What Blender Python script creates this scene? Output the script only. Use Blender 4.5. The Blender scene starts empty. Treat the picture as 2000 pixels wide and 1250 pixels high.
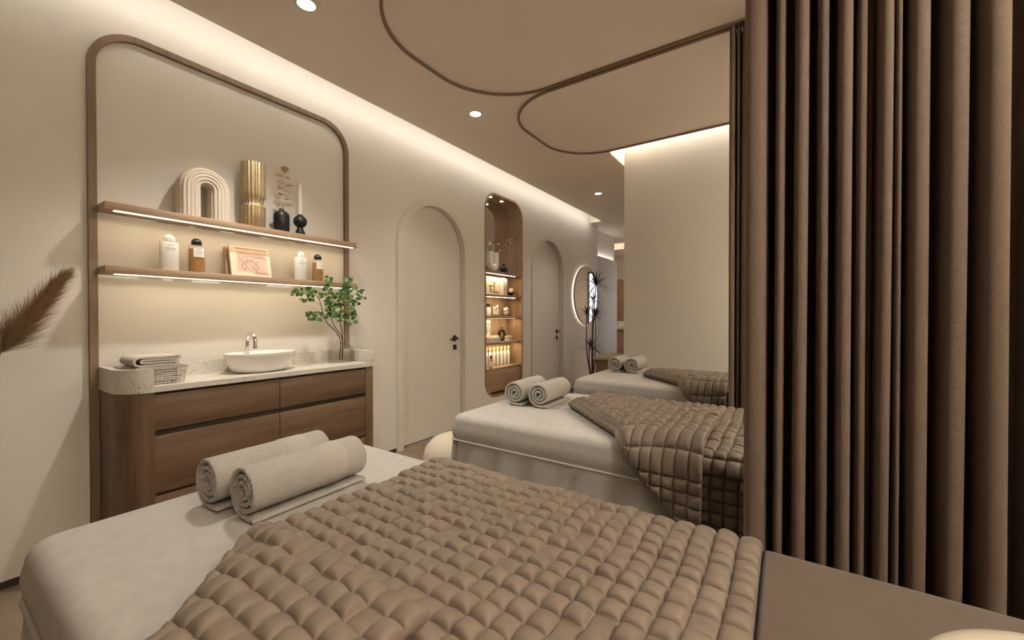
import bpy, bmesh, math, random
import numpy as np
from mathutils import Vector, Matrix

PI = math.pi
random.seed(7)
SC = bpy.context.scene
COL = SC.collection

# ---------------------------------------------------------------- camera, world, exposure
CAM_H = 1.15
YAW, PITCH, FPX = math.atan(537 / 805), math.radians(0.57), 805.0
cd = bpy.data.cameras.new('camera')
cam = bpy.data.objects.new('camera', cd)
COL.objects.link(cam)
cd.sensor_fit = 'HORIZONTAL'
cd.sensor_width = 36.0
cd.lens = FPX / 2000.0 * 36.0
cd.clip_start = 0.02
cam.location = (0, 0, CAM_H)
cam.rotation_euler = (PI / 2 - PITCH, 0, YAW)
SC.camera = cam

w = bpy.data.worlds.new('world')
SC.world = w
w.use_nodes = True
w.node_tree.nodes['Background'].inputs[0].default_value = (0.02, 0.02, 0.022, 1)
w.node_tree.nodes['Background'].inputs[1].default_value = 0.3

SC.view_settings.view_transform = 'Standard'
SC.view_settings.look = 'None'
SC.view_settings.gamma = 1.0
SC.view_settings.use_curve_mapping = False
SC.view_settings.exposure = 0.93

# ---------------------------------------------------------------- large area lights (LED coves, unseen fill strips, daylight)
WARM = (1.0, 0.975, 0.91)
AMBER = (1.0, 0.70, 0.38)

def area(name, loc, direction, sx, sy, watts, color, spread=PI):
    l = bpy.data.lights.new(name, 'AREA')
    l.shape = 'RECTANGLE'
    l.size, l.size_y = sx, sy
    l.energy = watts
    l.color = color
    l.spread = spread
    o = bpy.data.objects.new(name, l)
    COL.objects.link(o)
    o.location = loc
    o.rotation_euler = Vector(direction).to_track_quat('-Z', 'Y').to_euler()
    return o

WX = -2.742          # left wall face
CZ = 2.70            # ceiling height
CE = -2.53           # edge of the ceiling slab along the left cove

def strip_y(name, x, y0, y1, z, direction, width, watts, color):
    """LED strip that runs along Y"""
    l = bpy.data.lights.new(name, 'AREA')
    l.shape = 'RECTANGLE'
    l.size, l.size_y = width, abs(y1 - y0)
    l.energy = watts
    l.color = color
    o = bpy.data.objects.new(name, l)
    COL.objects.link(o)
    d = Vector(direction).normalized()
    yax = Vector((0, 1, 0))
    zax = -d
    xax = yax.cross(zax)
    m = Matrix((xax, yax, zax)).transposed().to_4x4()
    m.translation = Vector((x, (y0 + y1) / 2, z))
    o.matrix_world = m
    return o

def strip_x(name, x0, x1, y, z, direction, width, watts, color):
    l = bpy.data.lights.new(name, 'AREA')
    l.shape = 'RECTANGLE'
    l.size, l.size_y = abs(x1 - x0), width
    l.energy = watts
    l.color = color
    o = bpy.data.objects.new(name, l)
    COL.objects.link(o)
    zax = -Vector(direction).normalized()
    xax = Vector((1, 0, 0))
    yax = zax.cross(xax)
    m = Matrix((xax, yax, zax)).transposed().to_4x4()
    m.translation = Vector(((x0 + x1) / 2, y, z))
    o.matrix_world = m
    return o

strip_y('cove_and_fill_strip', CE - 0.012, -1.5, 6.40, 2.728, (-1, 0, 0.0), 0.03, 5.2, WARM)
strip_y('cove_and_fill_strip', 1.662, -1.5, 3.6, 2.728, (1, 0, 0.0), 0.03, 30, WARM)  # unseen strip along the right wall, added as ambient fill
strip_y('fill_uplight', 1.74, -1.5, 3.6, 2.335, (-.40, 0, 1), 0.04, 62, WARM).data.spread = math.radians(122)  # unseen uplight added to brighten the ceiling
strip_y('cove_and_fill_strip', 1.662, 4.5, 10.3, 2.728, (1, 0, 0.0), 0.03, 26, (1, .95, .88))  # unseen strip added to light the wall that the mirror reflects
strip_x('cove_and_fill_strip', -2.4, 1.5, -1.488, 2.728, (0, -1, 0), 0.03, 9, WARM)  # unseen strip behind the camera, added for fill
strip_x('cove_and_fill_strip', -1.28, 1.5, 3.80, 2.86, (0, 0.6, -1), 0.03, 3.0, WARM)
strip_y('cove_and_fill_strip', -1.345, 3.80, 4.44, 2.86, (0.2, 0, 1), 0.03, 3, (1, .86, .72))
strip_x('cove_and_fill_strip', -4.2, 1.5, 9.0, 2.86, (0, 0, 1), 0.1, 22, (1, .9, .8))

# ---------------------------------------------------------------- node materials
def new_mat(name):
    m = bpy.data.materials.new(name)
    m.use_nodes = True
    nt = m.node_tree
    return m, nt, nt.nodes['Principled BSDF']

def N(nt, t, **kw):
    n = nt.nodes.new(t)
    for k, v in kw.items():
        setattr(n, k, v)
    return n

def coords(nt, scale=(1, 1, 1), kind='Object', rot=(0, 0, 0)):
    tc = N(nt, 'ShaderNodeTexCoord')
    mp = N(nt, 'ShaderNodeMapping')
    mp.inputs['Scale'].default_value = scale
    mp.inputs['Rotation'].default_value = rot
    nt.links.new(tc.outputs[kind], mp.inputs[0])
    return mp.outputs[0]

def ramp(nt, fac, stops):
    r = N(nt, 'ShaderNodeValToRGB')
    el = r.color_ramp.elements
    while len(el) < len(stops):
        el.new(0.5)
    for e, (p, c) in zip(el, stops):
        e.position = p
        e.color = (*c, 1) if len(c) == 3 else c
    nt.links.new(fac, r.inputs[0])
    return r.outputs[0]

def bump(nt, bsdf, height, strength, dist):
    b = N(nt, 'ShaderNodeBump')
    b.inputs['Strength'].default_value = strength
    b.inputs['Distance'].default_value = dist
    nt.links.new(height, b.inputs['Height'])
    nt.links.new(b.outputs[0], bsdf.inputs['Normal'])

def noise(nt, vec, scale, detail=4, rough=0.55):
    n = N(nt, 'ShaderNodeTexNoise')
    n.inputs['Scale'].default_value = scale
    n.inputs['Detail'].default_value = detail
    n.inputs['Roughness'].default_value = rough
    nt.links.new(vec, n.inputs['Vector'])
    return n.outputs['Fac']

def mat_plain(name, col, rough=0.6, metal=0.0, var=0.04, vscale=6, bscale=0, bstr=0.2, bdist=0.002, **kw):
    m, nt, b = new_mat(name)
    v = coords(nt)
    lo = tuple(c * (1 - var) for c in col)
    hi = tuple(min(1, c * (1 + var)) for c in col)
    nt.links.new(ramp(nt, noise(nt, v, vscale), [(0.3, lo), (0.7, hi)]), b.inputs['Base Color'])
    b.inputs['Roughness'].default_value = rough
    b.inputs['Metallic'].default_value = metal
    for k, x in kw.items():
        b.inputs[k.replace('_', ' ')].default_value = x
    if bscale:
        bump(nt, b, noise(nt, v, bscale, 3), bstr, bdist)
    return m

def mat_wood(name, dark, light, axis, rough=0.5):
    m, nt, b = new_mat(name)
    s = [9, 9, 9]
    s[axis] = 0.9
    v = coords(nt, tuple(s))
    n1 = noise(nt, v, 2.2, 8, 0.6)
    s2 = [60, 60, 60]
    s2[axis] = 2.0
    v2 = coords(nt, tuple(s2))
    n2 = noise(nt, v2, 2.0, 4, 0.6)
    mx = N(nt, 'ShaderNodeMath', operation='MULTIPLY_ADD')
    nt.links.new(n2, mx.inputs[0])
    mx.inputs[1].default_value = 0.35
    nt.links.new(n1, mx.inputs[2])
    mid = tuple((a + c) / 2 for a, c in zip(dark, light))
    nt.links.new(ramp(nt, mx.outputs[0], [(0.42, dark), (0.66, mid), (0.95, light)]), b.inputs['Base Color'])
    b.inputs['Roughness'].default_value = rough
    bump(nt, b, mx.outputs[0], 0.08, 0.002)
    return m

def mat_emit(name, col, strength):
    m = bpy.data.materials.new(name)
    m.use_nodes = True
    nt = m.node_tree
    nt.nodes.clear()
    o = N(nt, 'ShaderNodeOutputMaterial')
    e = N(nt, 'ShaderNodeEmission')
    e.inputs[0].default_value = (*col, 1)
    e.inputs[1].default_value = strength
    nt.links.new(e.outputs[0], o.inputs[0])
    return m

def mat_glass(name, col, rough=0.02, ior=1.45, alpha_mix=0.0):
    """thin clear glass: mostly lets light straight through so lamps still light what stands behind it"""
    m, nt, b = new_mat(name)
    b.inputs['Base Color'].default_value = (*col, 1)
    b.inputs['Roughness'].default_value = rough
    b.inputs['IOR'].default_value = ior
    b.inputs['Transmission Weight'].default_value = 1.0
    if alpha_mix:
        o = nt.nodes['Material Output']
        t = N(nt, 'ShaderNodeBsdfTransparent')
        t.inputs[0].default_value = (*[c ** 0.25 for c in col], 1)
        mx = N(nt, 'ShaderNodeMixShader')
        mx.inputs[0].default_value = alpha_mix
        nt.links.new(b.outputs[0], mx.inputs[1])
        nt.links.new(t.outputs[0], mx.inputs[2])
        nt.links.new(mx.outputs[0], o.inputs[0])
    return m

def mat_terrazzo(name):
    m, nt, b = new_mat(name)
    v = coords(nt)
    nz = N(nt, 'ShaderNodeTexNoise')
    nz.inputs['Scale'].default_value = 60
    nt.links.new(v, nz.inputs['Vector'])
    add = N(nt, 'ShaderNodeVectorMath', operation='MULTIPLY_ADD')
    nt.links.new(nz.outputs['Color'], add.inputs[0])
    add.inputs[1].default_value = (0.012, 0.012, 0.012)
    nt.links.new(v, add.inputs[2])
    def chips(scale, thr, prob):
        vo = N(nt, 'ShaderNodeTexVoronoi')
        vo.inputs['Scale'].default_value = scale
        nt.links.new(add.outputs[0], vo.inputs['Vector'])
        lt = N(nt, 'ShaderNodeMath', operation='LESS_THAN')
        nt.links.new(vo.outputs['Distance'], lt.inputs[0])
        lt.inputs[1].default_value = thr
        sp = N(nt, 'ShaderNodeSeparateColor')
        nt.links.new(vo.outputs['Color'], sp.inputs[0])
        g = N(nt, 'ShaderNodeMath', operation='LESS_THAN')
        nt.links.new(sp.outputs[0], g.inputs[0])
        g.inputs[1].default_value = prob
        mu = N(nt, 'ShaderNodeMath', operation='MULTIPLY')
        nt.links.new(lt.outputs[0], mu.inputs[0])
        nt.links.new(g.outputs[0], mu.inputs[1])
        return mu.outputs[0], sp.outputs[1]
    base = (0.66, 0.61, 0.54)
    f1, r1 = chips(105, 0.30, 0.40)
    c1 = ramp(nt, r1, [(0.0, (0.24, 0.18, 0.14)), (0.5, (0.40, 0.33, 0.27)), (1.0, (0.54, 0.47, 0.40))])
    f2, r2 = chips(150, 0.32, 0.35)
    c2 = ramp(nt, r2, [(0.0, (0.24, 0.18, 0.14)), (1.0, (0.46, 0.40, 0.34))])
    m1 = N(nt, 'ShaderNodeMix', data_type='RGBA')
    m1.inputs[6].default_value = (*base, 1)
    nt.links.new(f2, m1.inputs[0])
    nt.links.new(c2, m1.inputs[7])
    m2 = N(nt, 'ShaderNodeMix', data_type='RGBA')
    nt.links.new(f1, m2.inputs[0])
    nt.links.new(m1.outputs[2], m2.inputs[6])
    nt.links.new(c1, m2.inputs[7])
    nt.links.new(m2.outputs[2], b.inputs['Base Color'])
    b.inputs['Roughness'].default_value = 0.35
    return m

def mat_weave(name, dark, light, freq, rough=0.85, bstr=0.25, sheen=0.0, slub=None):
    """cloth with crossing threads"""
    m, nt, b = new_mat(name)
    v = coords(nt, slub or (1, 1, 1))
    n1 = noise(nt, v, 30, 5, 0.65)
    nt.links.new(ramp(nt, n1, [(0.3, dark), (0.72, light)]), b.inputs['Base Color'])
    v2 = coords(nt)
    wx = N(nt, 'ShaderNodeTexWave', bands_direction='DIAGONAL')
    wx.inputs['Scale'].default_value = freq
    wx.inputs['Distortion'].default_value = 1.0
    nt.links.new(v2, wx.inputs['Vector'])
    wz = N(nt, 'ShaderNodeTexWave', bands_direction='Z')
    wz.inputs['Scale'].default_value = freq
    wz.inputs['Distortion'].default_value = 1.5
    nt.links.new(v2, wz.inputs['Vector'])
    ad = N(nt, 'ShaderNodeMath', operation='ADD')
    nt.links.new(wx.outputs['Fac'], ad.inputs[0])
    nt.links.new(wz.outputs['Fac'], ad.inputs[1])
    bump(nt, b, ad.outputs[0], bstr, 0.0012)
    b.inputs['Roughness'].default_value = rough
    b.inputs['Sheen Weight'].default_value = sheen
    return m

M = {}
M['wall'] = mat_plain('wall_paint', (0.715, 0.665, 0.59), 0.8, var=0.02, vscale=1.2, bscale=260, bstr=0.05, bdist=0.001)
M['ceiling'] = mat_plain('ceiling_paint', (0.90, 0.80, 0.695), 0.85, var=0.02, vscale=1.0)
M['door'] = mat_plain('door_paint', (0.70, 0.645, 0.57), 0.55, var=0.015, vscale=1.0)
M['skirting'] = mat_plain('dark_skirting', (0.035, 0.024, 0.018), 0.5)
M['floor'] = mat_wood('floor_wood', (0.16, 0.11, 0.072), (0.34, 0.25, 0.175), 0, 0.35)
for k_, ax in (('y', 1), ('z', 2), ('x', 0)):
    M['van_' + k_] = mat_wood('walnut_along_' + k_, (0.095, 0.053, 0.026), (0.205, 0.126, 0.069), ax)
    M['wood_' + k_] = mat_wood('oak_along_' + k_, (0.21, 0.125, 0.070), (0.42, 0.275, 0.165), ax)
M['shelf_wood'] = mat_wood('light_oak_shelf', (0.26, 0.165, 0.095), (0.49, 0.34, 0.21), 1)
M['amber_cap'] = mat_plain('amber_cap', (0.62, 0.40, 0.20), 0.25)
M['frame_wood'] = mat_wood('frame_wood', (0.155, 0.098, 0.058), (0.28, 0.186, 0.116), 2)
M['shadow_gap'] = mat_plain('gap_wood', (0.05, 0.03, 0.018), 0.7)
M['terrazzo'] = mat_terrazzo('terrazzo')
M['ceramic'] = mat_plain('white_ceramic', (0.80, 0.77, 0.72), 0.18, var=0.01)
M['chrome'] = mat_plain('chrome', (0.80, 0.79, 0.77), 0.08, 1.0, var=0.01)
M['bronze'] = mat_plain('bronze_rail', (0.25, 0.165, 0.10), 0.5, 0.2)
M['black'] = mat_plain('matt_black', (0.012, 0.011, 0.011), 0.42, var=0.1)
M['black_gloss'] = mat_plain('gloss_black', (0.01, 0.009, 0.009), 0.15)
M['gold'] = mat_plain('brushed_gold', (0.50, 0.385, 0.225), 0.45, 0.7, var=0.12, vscale=40)
M['plaster'] = mat_plain('cream_plaster', (0.66, 0.57, 0.46), 0.8, bscale=120, bstr=0.15)
M['candle'] = mat_plain('candle_wax', (0.70, 0.60, 0.49), 0.5)
M['sheet'] = mat_weave('bed_sheet', (0.45, 0.42, 0.375), (0.515, 0.485, 0.435), 220, 0.9, 0.22)
M['skirt'] = mat_weave('bed_skirt', (0.44, 0.405, 0.36), (0.51, 0.475, 0.43), 220, 0.9, 0.2)
M['quilt'] = mat_plain('taupe_velvet', (0.222, 0.166, 0.119), 0.62, var=0.10, vscale=25, bscale=500, bstr=0.12, bdist=0.0006, Sheen_Weight=0.06, Sheen_Roughness=0.4)
M['runner'] = mat_plain('tan_suede', (0.122, 0.088, 0.061), 0.85, var=0.09, vscale=16, bscale=300, bstr=0.15, bdist=0.001, Sheen_Weight=0.15)
M['curtain'] = mat_weave('curtain_linen', (0.175, 0.118, 0.080), (0.265, 0.182, 0.125), 300, 0.9, 0.5, 0.1, slub=(3, 3, 14))
M['stool'] = mat_plain('boucle_cream', (0.70, 0.60, 0.47), 0.95, bscale=160, bstr=0.5, bdist=0.004)
M['led'] = mat_emit('led_line', (1.0, 0.80, 0.50), 3.0)
M['led_small'] = mat_emit('led_line_niche', (1.0, 0.80, 0.50), 5)
M['lamp'] = mat_emit('downlight_glow', (1.0, 0.88, 0.72), 9)
M['ring'] = mat_emit('mirror_halo', (1.0, 0.90, 0.78), 2.2)
M['daylight'] = mat_emit('daylight_pane', (0.80, 0.87, 1.0), 0.85)
M['trim_white'] = mat_plain('lamp_trim', (0.72, 0.66, 0.58), 0.4)
M['mirror'] = mat_plain('mirror_silver', (0.86, 0.85, 0.83), 0.015, 1.0, var=0.005)
M['glass'] = mat_glass('clear_glass', (0.97, 0.97, 0.95), alpha_mix=0.9)
M['amber_liquid'] = mat_plain('amber_liquid', (0.36, 0.185, 0.065), 0.2, var=0.05)
M['label'] = mat_plain('paper_label', (0.78, 0.74, 0.68), 0.7)
M['ink'] = mat_plain('ink', (0.16, 0.13, 0.11), 0.7)
M['bottle_white'] = mat_plain('bottle_white', (0.76, 0.72, 0.66), 0.35)
M['leaf'] = mat_plain('leaf_green', (0.078, 0.155, 0.026), 0.45, var=0.45, vscale=30)
M['stem'] = mat_plain('twig_brown', (0.10, 0.055, 0.03), 0.7)
M['dry_leaf'] = mat_plain('dry_leaf', (0.30, 0.165, 0.06), 0.6, var=0.2, vscale=40)
M['pampas'] = mat_plain('pampas_brown', (0.33, 0.205, 0.115), 0.9, var=0.3, vscale=60)
M['dracaena'] = mat_plain('dracaena_leaf', (0.050, 0.042, 0.026), 0.5, var=0.3, vscale=20)
M['pink'] = mat_plain('print_pink', (0.60, 0.41, 0.32), 0.6, var=0.12, vscale=8)
M['print_line'] = mat_plain('print_line', (0.30, 0.09, 0.07), 0.6)
M['paper'] = mat_plain('print_paper', (0.70, 0.58, 0.44), 0.7)
M['card_white'] = mat_plain('card_white', (0.72, 0.66, 0.58), 0.7)
M['book_brown'] = mat_plain('book_brown', (0.36, 0.24, 0.14), 0.7)
M['towel'] = None
M['wire'] = mat_plain('basket_wire', (0.30, 0.25, 0.20), 0.35, 0.8)
M['grey_panel'] = mat_plain('grey_lacquer', (0.50, 0.49, 0.48), 0.5, var=0.02)
M['soap'] = mat_plain('soap_cream', (0.66, 0.56, 0.42), 0.5)
M['cotton'] = mat_plain('cotton_white', (0.80, 0.77, 0.72), 0.95, bscale=90, bstr=0.4)
M['bench_cloth'] = mat_plain('bench_cloth', (0.30, 0.25, 0.17), 0.9)
M['tray'] = mat_plain('cream_stone', (0.43, 0.37, 0.275), 0.55)

def mat_towel(name, col, amp):
    m, nt, b = new_mat(name)
    v = coords(nt)
    n1 = noise(nt, v, 260, 3, 0.7)
    vo = N(nt, 'ShaderNodeTexVoronoi')
    vo.inputs['Scale'].default_value = 330
    nt.links.new(v, vo.inputs['Vector'])
    ad = N(nt, 'ShaderNodeMath', operation='SUBTRACT')
    nt.links.new(n1, ad.inputs[0])
    nt.links.new(vo.outputs['Distance'], ad.inputs[1])
    nt.links.new(ramp(nt, n1, [(0.3, tuple(c * 0.82 for c in col)), (0.7, col)]), b.inputs['Base Color'])
    b.inputs['Roughness'].default_value = 0.95
    bump(nt, b, ad.outputs[0], amp, 0.0035)
    return m
M['towel'] = mat_towel('terry_towel', (0.57, 0.525, 0.465), 0.8)
M['towel_band'] = mat_weave('towel_band', (0.47, 0.43, 0.375), (0.53, 0.485, 0.425), 400, 0.9, 0.3)
M['towel_fold'] = mat_towel('terry_towel_fold', (0.66, 0.60, 0.52), 0.6)

# ---------------------------------------------------------------- mesh helpers
class G:
    def __init__(self):
        self.bm = bmesh.new()
    def add(self, verts, faces, mi=0):
        vs = [self.bm.verts.new(v) for v in verts]
        for f in faces:
            try:
                self.bm.faces.new([vs[i] for i in f]).material_index = mi
            except ValueError:
                pass
        return vs
    def box(self, x0, x1, y0, y1, z0, z1, bev=0.0, seg=2, mi=0):
        v = [(x0, y0, z0), (x1, y0, z0), (x1, y1, z0), (x0, y1, z0), (x0, y0, z1), (x1, y0, z1), (x1, y1, z1), (x0, y1, z1)]
        vs = self.add(v, [(3, 2, 1, 0), (4, 5, 6, 7), (0, 1, 5, 4), (1, 2, 6, 5), (2, 3, 7, 6), (3, 0, 4, 7)], mi)
        if bev:
            es = list({e for q in vs for e in q.link_edges})
            bmesh.ops.bevel(self.bm, geom=es, offset=bev, segments=seg, profile=0.5, affect='EDGES')
        return self
    def loft(self, rings, closed=True, cap0=True, cap1=True, mi=0):
        n = len(rings[0])
        rows = [[self.bm.verts.new(p) for p in r] for r in rings]
        for a, b in zip(rows, rows[1:]):
            for i in range(n if closed else n - 1):
                j = (i + 1) % n
                try:
                    self.bm.faces.new((a[i], a[j], b[j], b[i])).material_index = mi
                except ValueError:
                    pass
        if closed and cap0:
            self.bm.faces.new(rows[0][::-1]).material_index = mi
        if closed and cap1:
            self.bm.faces.new(rows[-1]).material_index = mi
        return self
    def lathe(self, prof, c=(0, 0, 0), n=32, sx=1.0, sy=1.0, cap0=True, cap1=True, flute=0, fl=0.0, mi=0):
        rings = []
        for r, z in prof:
            ring = []
            for i in range(n):
                a = 2 * PI * i / n
                rr = r * (1 - fl * abs(math.cos(a * flute / 2)) ** 3) if flute else r
                ring.append((c[0] + rr * sx * math.cos(a), c[1] + rr * sy * math.sin(a), c[2] + z))
            rings.append(ring)
        return self.loft(rings, True, cap0, cap1, mi)
    def tube(self, pts, r, n=8, cap=True, mi=0):
        pts = [Vector(p) for p in pts]
        rs = r if isinstance(r, (list, tuple)) else [r] * len(pts)
        up = None
        rings = []
        for i, p in enumerate(pts):
            t = (pts[min(i + 1, len(pts) - 1)] - pts[max(i - 1, 0)]).normalized()
            if up is None:
                up = Vector((0, 0, 1)) if abs(t.z) < 0.9 else Vector((1, 0, 0))
            s = t.cross(up)
            if s.length < 1e-6:
                s = t.cross(Vector((0, 1, 0.1)))
            s.normalize()
            up = s.cross(t).normalized()
            rings.append([tuple(p + (s * math.cos(2 * PI * k / n) + up * math.sin(2 * PI * k / n)) * rs[i]) for k in range(n)])
        return self.loft(rings, True, cap, cap, mi)
    def sphere(self, c, r, nu=24, nv=14, sx=1, sy=1, sz=1, mi=0):
        prof = [(max(1e-4, r * math.sin(PI * k / nv)), -r * math.cos(PI * k / nv) * sz) for k in range(nv + 1)]
        return self.lathe(prof, c, nu, sx, sy, mi=mi)
    def grid(self, fn, nu, nv, mi=0, flip=False):
        rows = [[self.bm.verts.new(fn(i / nu, j / nv)) for j in range(nv + 1)] for i in range(nu + 1)]
        for i in range(nu):
            for j in range(nv):
                q = (rows[i][j], rows[i + 1][j], rows[i + 1][j + 1], rows[i][j + 1])
                self.bm.faces.new(q[::-1] if flip else q).material_index = mi
        return self
    def build(self, name, mats, parent=None, origin=None, angle=40, smooth=True):
        off = Vector(origin) if origin is not None else Vector((0, 0, 0))
        if parent is not None:
            off = world_of(parent)
        bmesh.ops.translate(self.bm, verts=self.bm.verts[:], vec=-off)
        bmesh.ops.recalc_face_normals(self.bm, faces=self.bm.faces[:])
        me = bpy.data.meshes.new(name)
        self.bm.to_mesh(me)
        self.bm.free()
        return link_mesh(name, me, mats, parent, origin, angle, smooth)

def world_of(o):
    v = Vector(o.location)
    while o.parent:
        o = o.parent
        v += Vector(o.location)
    return v

def link_mesh(name, me, mats, parent=None, origin=None, angle=40, smooth=True):
    for m in (mats if isinstance(mats, (list, tuple)) else [mats]):
        me.materials.append(m)
    if smooth:
        me.shade_smooth()
        me.set_sharp_from_angle(angle=math.radians(angle))
    o = bpy.data.objects.new(name, me)
    COL.objects.link(o)
    if parent is not None:
        o.parent = parent
    elif origin is not None:
        o.location = origin
    return o

def thing(name, label, cat, loc=(0, 0, 0), group=None):
    o = bpy.data.objects.new(name, None)
    COL.objects.link(o)
    o.empty_display_size = 0.05
    o.location = loc
    return tag(o, label, cat, group)

def tag(o, label, cat, group=None):
    o['label'] = label
    o['category'] = cat
    if group:
        o['group'] = group
    return o

def struct(o):
    o['kind'] = 'structure'
    return o

def dup(root, loc, label=None, group=None, rotz=None):
    r = root.copy()
    COL.objects.link(r)
    r.location = loc
    if rotz is not None:
        r.rotation_euler = (0, 0, rotz)
    if label:
        r['label'] = label
    if group:
        r['group'] = group
    for ch in list(root.children):
        c = ch.copy()
        COL.objects.link(c)
        c.parent = r
        for g in ch.children:
            d = g.copy()
            COL.objects.link(d)
            d.parent = c
    return r

def rrect(x0, x1, y0, y1, r, n=8):
    """rounded rectangle, counter-clockwise"""
    pts = []
    for cx, cy, a0 in ((x1 - r, y0 + r, -PI / 2), (x1 - r, y1 - r, 0), (x0 + r, y1 - r, PI / 2), (x0 + r, y0 + r, PI)):
        for k in range(n + 1):
            a = a0 + PI / 2 * k / n
            pts.append((cx + r * math.cos(a), cy + r * math.sin(a)))
    return pts

def arch(y0, y1, z0, z1, n=28):
    """doorway outline with a semicircular head"""
    r = (y1 - y0) / 2
    c = (y0 + y1) / 2
    return [(y0, z0), (y1, z0)] + [(c + r * math.cos(PI * k / n), z1 - r + r * math.sin(PI * k / n)) for k in range(n + 1)]

def plate(name, outline, holes, fn, t, mats, parent=None, origin=None, smooth=True):
    """flat plate of thickness t with holes; fn(u, v, w) maps the outline plane into the room, w runs 0..t"""
    cu = bpy.data.curves.new('outline', 'CURVE')
    cu.dimensions = '2D'
    cu.fill_mode = 'BOTH'
    cu.extrude = t / 2
    for pts in [outline] + list(holes):
        sp = cu.splines.new('POLY')
        sp.points.add(len(pts) - 1)
        for p, q in zip(sp.points, pts):
            p.co = (q[0], q[1], 0, 1)
        sp.use_cyclic_u = True
    tmp = bpy.data.objects.new('outline', cu)
    COL.objects.link(tmp)
    dg = bpy.context.evaluated_depsgraph_get()
    me = bpy.data.meshes.new_from_object(tmp.evaluated_get(dg))
    bpy.data.objects.remove(tmp)
    bpy.data.curves.remove(cu)
    off = world_of(parent) if parent is not None else Vector(origin or (0, 0, 0))
    for v in me.vertices:
        v.co = Vector(fn(v.co.x, v.co.y, v.co.z + t / 2)) - off
    me.materials.clear()
    bm = bmesh.new()
    bm.from_mesh(me)
    bmesh.ops.remove_doubles(bm, verts=bm.verts[:], dist=1e-5)
    bmesh.ops.recalc_face_normals(bm, faces=bm.faces[:])
    bm.to_mesh(me)
    bm.free()
    return link_mesh(name, me, mats, parent, origin, 30, smooth)

def smooth_path(pts, n=6):
    """Catmull-Rom through pts"""
    P = [Vector(p) for p in pts]
    P = [P[0] * 2 - P[1]] + P + [P[-1] * 2 - P[-2]]
    out = []
    for i in range(1, len(P) - 2):
        for k in range(n):
            t = k / n
            a, b, c, d = P[i - 1], P[i], P[i + 1], P[i + 2]
            out.append(0.5 * ((2 * b) + (c - a) * t + (2 * a - 5 * b + 4 * c - d) * t * t + (3 * b - a - 3 * c + d) * t ** 3))
    out.append(P[-2])
    return out

def px(x, y, axis, val):
    """the room point behind a measured direction of view, on the plane axis = val (used only to read off measurements)"""
    th, p = YAW, PITCH
    R = Vector((math.cos(th), math.sin(th), 0))
    F = Vector((-math.sin(th) * math.cos(p), math.cos(th) * math.cos(p), -math.sin(p)))
    U = Vector((-math.sin(th) * math.sin(p), math.cos(th) * math.sin(p), math.cos(p)))
    d = F + R * ((x - 1000) / FPX) - U * ((y - 625) / FPX)
    o = Vector((0, 0, CAM_H))
    return o + d * ((val - o[axis]) / d[axis])

# ---------------------------------------------------------------- the room
Y0, Y1 = -1.7, 10.5
XR = 1.85
D1 = (2.41, 3.235, 2.175)     # door openings: y0, y1, crown
D2 = (4.615, 5.455, 2.190)
NI = (3.577, 4.34, 0.235, 2.53)
wl = lambda u, v, w: (WX - w, u, v)          # wall plane: u along the room, v up, w into the wall

def notch(y0, y1, z1):
    a = arch(y0, y1, 0, z1)
    return [a[0]] + a[2:][::-1] + [a[1]]
outline = [(Y0, 0)] + notch(*D1) + notch(*D2) + [(6.79, 0), (6.79, 2.95), (Y0, 2.95)]
struct(plate('wall_left', outline, [rrect(*NI[:2], *NI[2:], 0.2, 10)], wl, 0.32, M['wall']))

g = G(); g.box(-4.4, XR + .1, Y0 - .1, Y1 + .1, -0.1, 0.0); struct(g.build('floor', M['floor'], smooth=False))
slab = [(CE, Y0 + .2), (XR - .2, Y0 + .2), (XR - .2, 8.6), (-4.3, 8.6), (-4.3, 6.45), (CE, 6.45)]
slot = rrect(-1.41, 1.60, 3.745, 4.50, 0.07, 6)
struct(plate('ceiling', slab, [slot], lambda u, v, w: (u, v, CZ + w), 0.25, M['ceiling']))
g = G(); g.box(-4.4, XR + .1, Y0 - .1, Y1 + .3, 2.95, 3.0); g.box(-4.3, XR, 9.4, Y1 + .1, CZ, 2.95)
struct(g.build('ceiling_upper', M['ceiling'], smooth=False))
g = G(); g.box(XR, XR + .1, Y0, Y1, 0, 2.95); struct(g.build('wall_right', M['wall'], smooth=False))
g = G(); g.box(XR - .15, XR, -1.5, 3.6, 2.28, 2.32); struct(g.build('fill_uplight_ledge_1', M['wall'], smooth=False))  # unseen ledge, added to carry the fill uplight
g = G(); g.box(-4.4, XR + .1, Y0 - .1, Y0, 0, 2.95); struct(g.build('wall_front', M['van_z'], smooth=False))  # unseen wall; dark walnut chosen to cut light bounced onto the left wall
g = G(); g.box(-1.30, XR, 3.88, 4.40, 0, 2.95); struct(g.build('wall_partition', M['wall'], smooth=False))
g = G(); g.box(-4.3, -2.85, 6.79, 7.92, 0, 2.95); struct(g.build('wall_alcove', M['wall'], smooth=False))
g = G(); g.box(-4.4, -4.3, 7.9, Y1, 0, 2.95); struct(g.build('wall_corridor', M['wall'], smooth=False))
WN = (-2.15, -0.86, 0.0, 2.35)
struct(plate('wall_back', [(-4.4, 0), (WN[0], 0), (WN[0], WN[3]), (WN[1], WN[3]), (WN[1], 0), (XR + .1, 0), (XR + .1, 2.95), (-4.4, 2.95)], [],
             lambda u, v, w: (u, Y1 + w, v), 0.12, M['wall']))
g = G()
for x in (WN[0], WN[1] - .05):
    g.box(x, x + .05, Y1 + .02, Y1 + .08, 0.0, WN[3])
g.box(WN[0], WN[1], Y1 + .02, Y1 + .08, WN[3] - .05, WN[3])
g.box(WN[0], WN[1], Y1 + .02, Y1 + .08, 0.0, .06)
wf = struct(g.build('window_1', M['bronze']))
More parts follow.
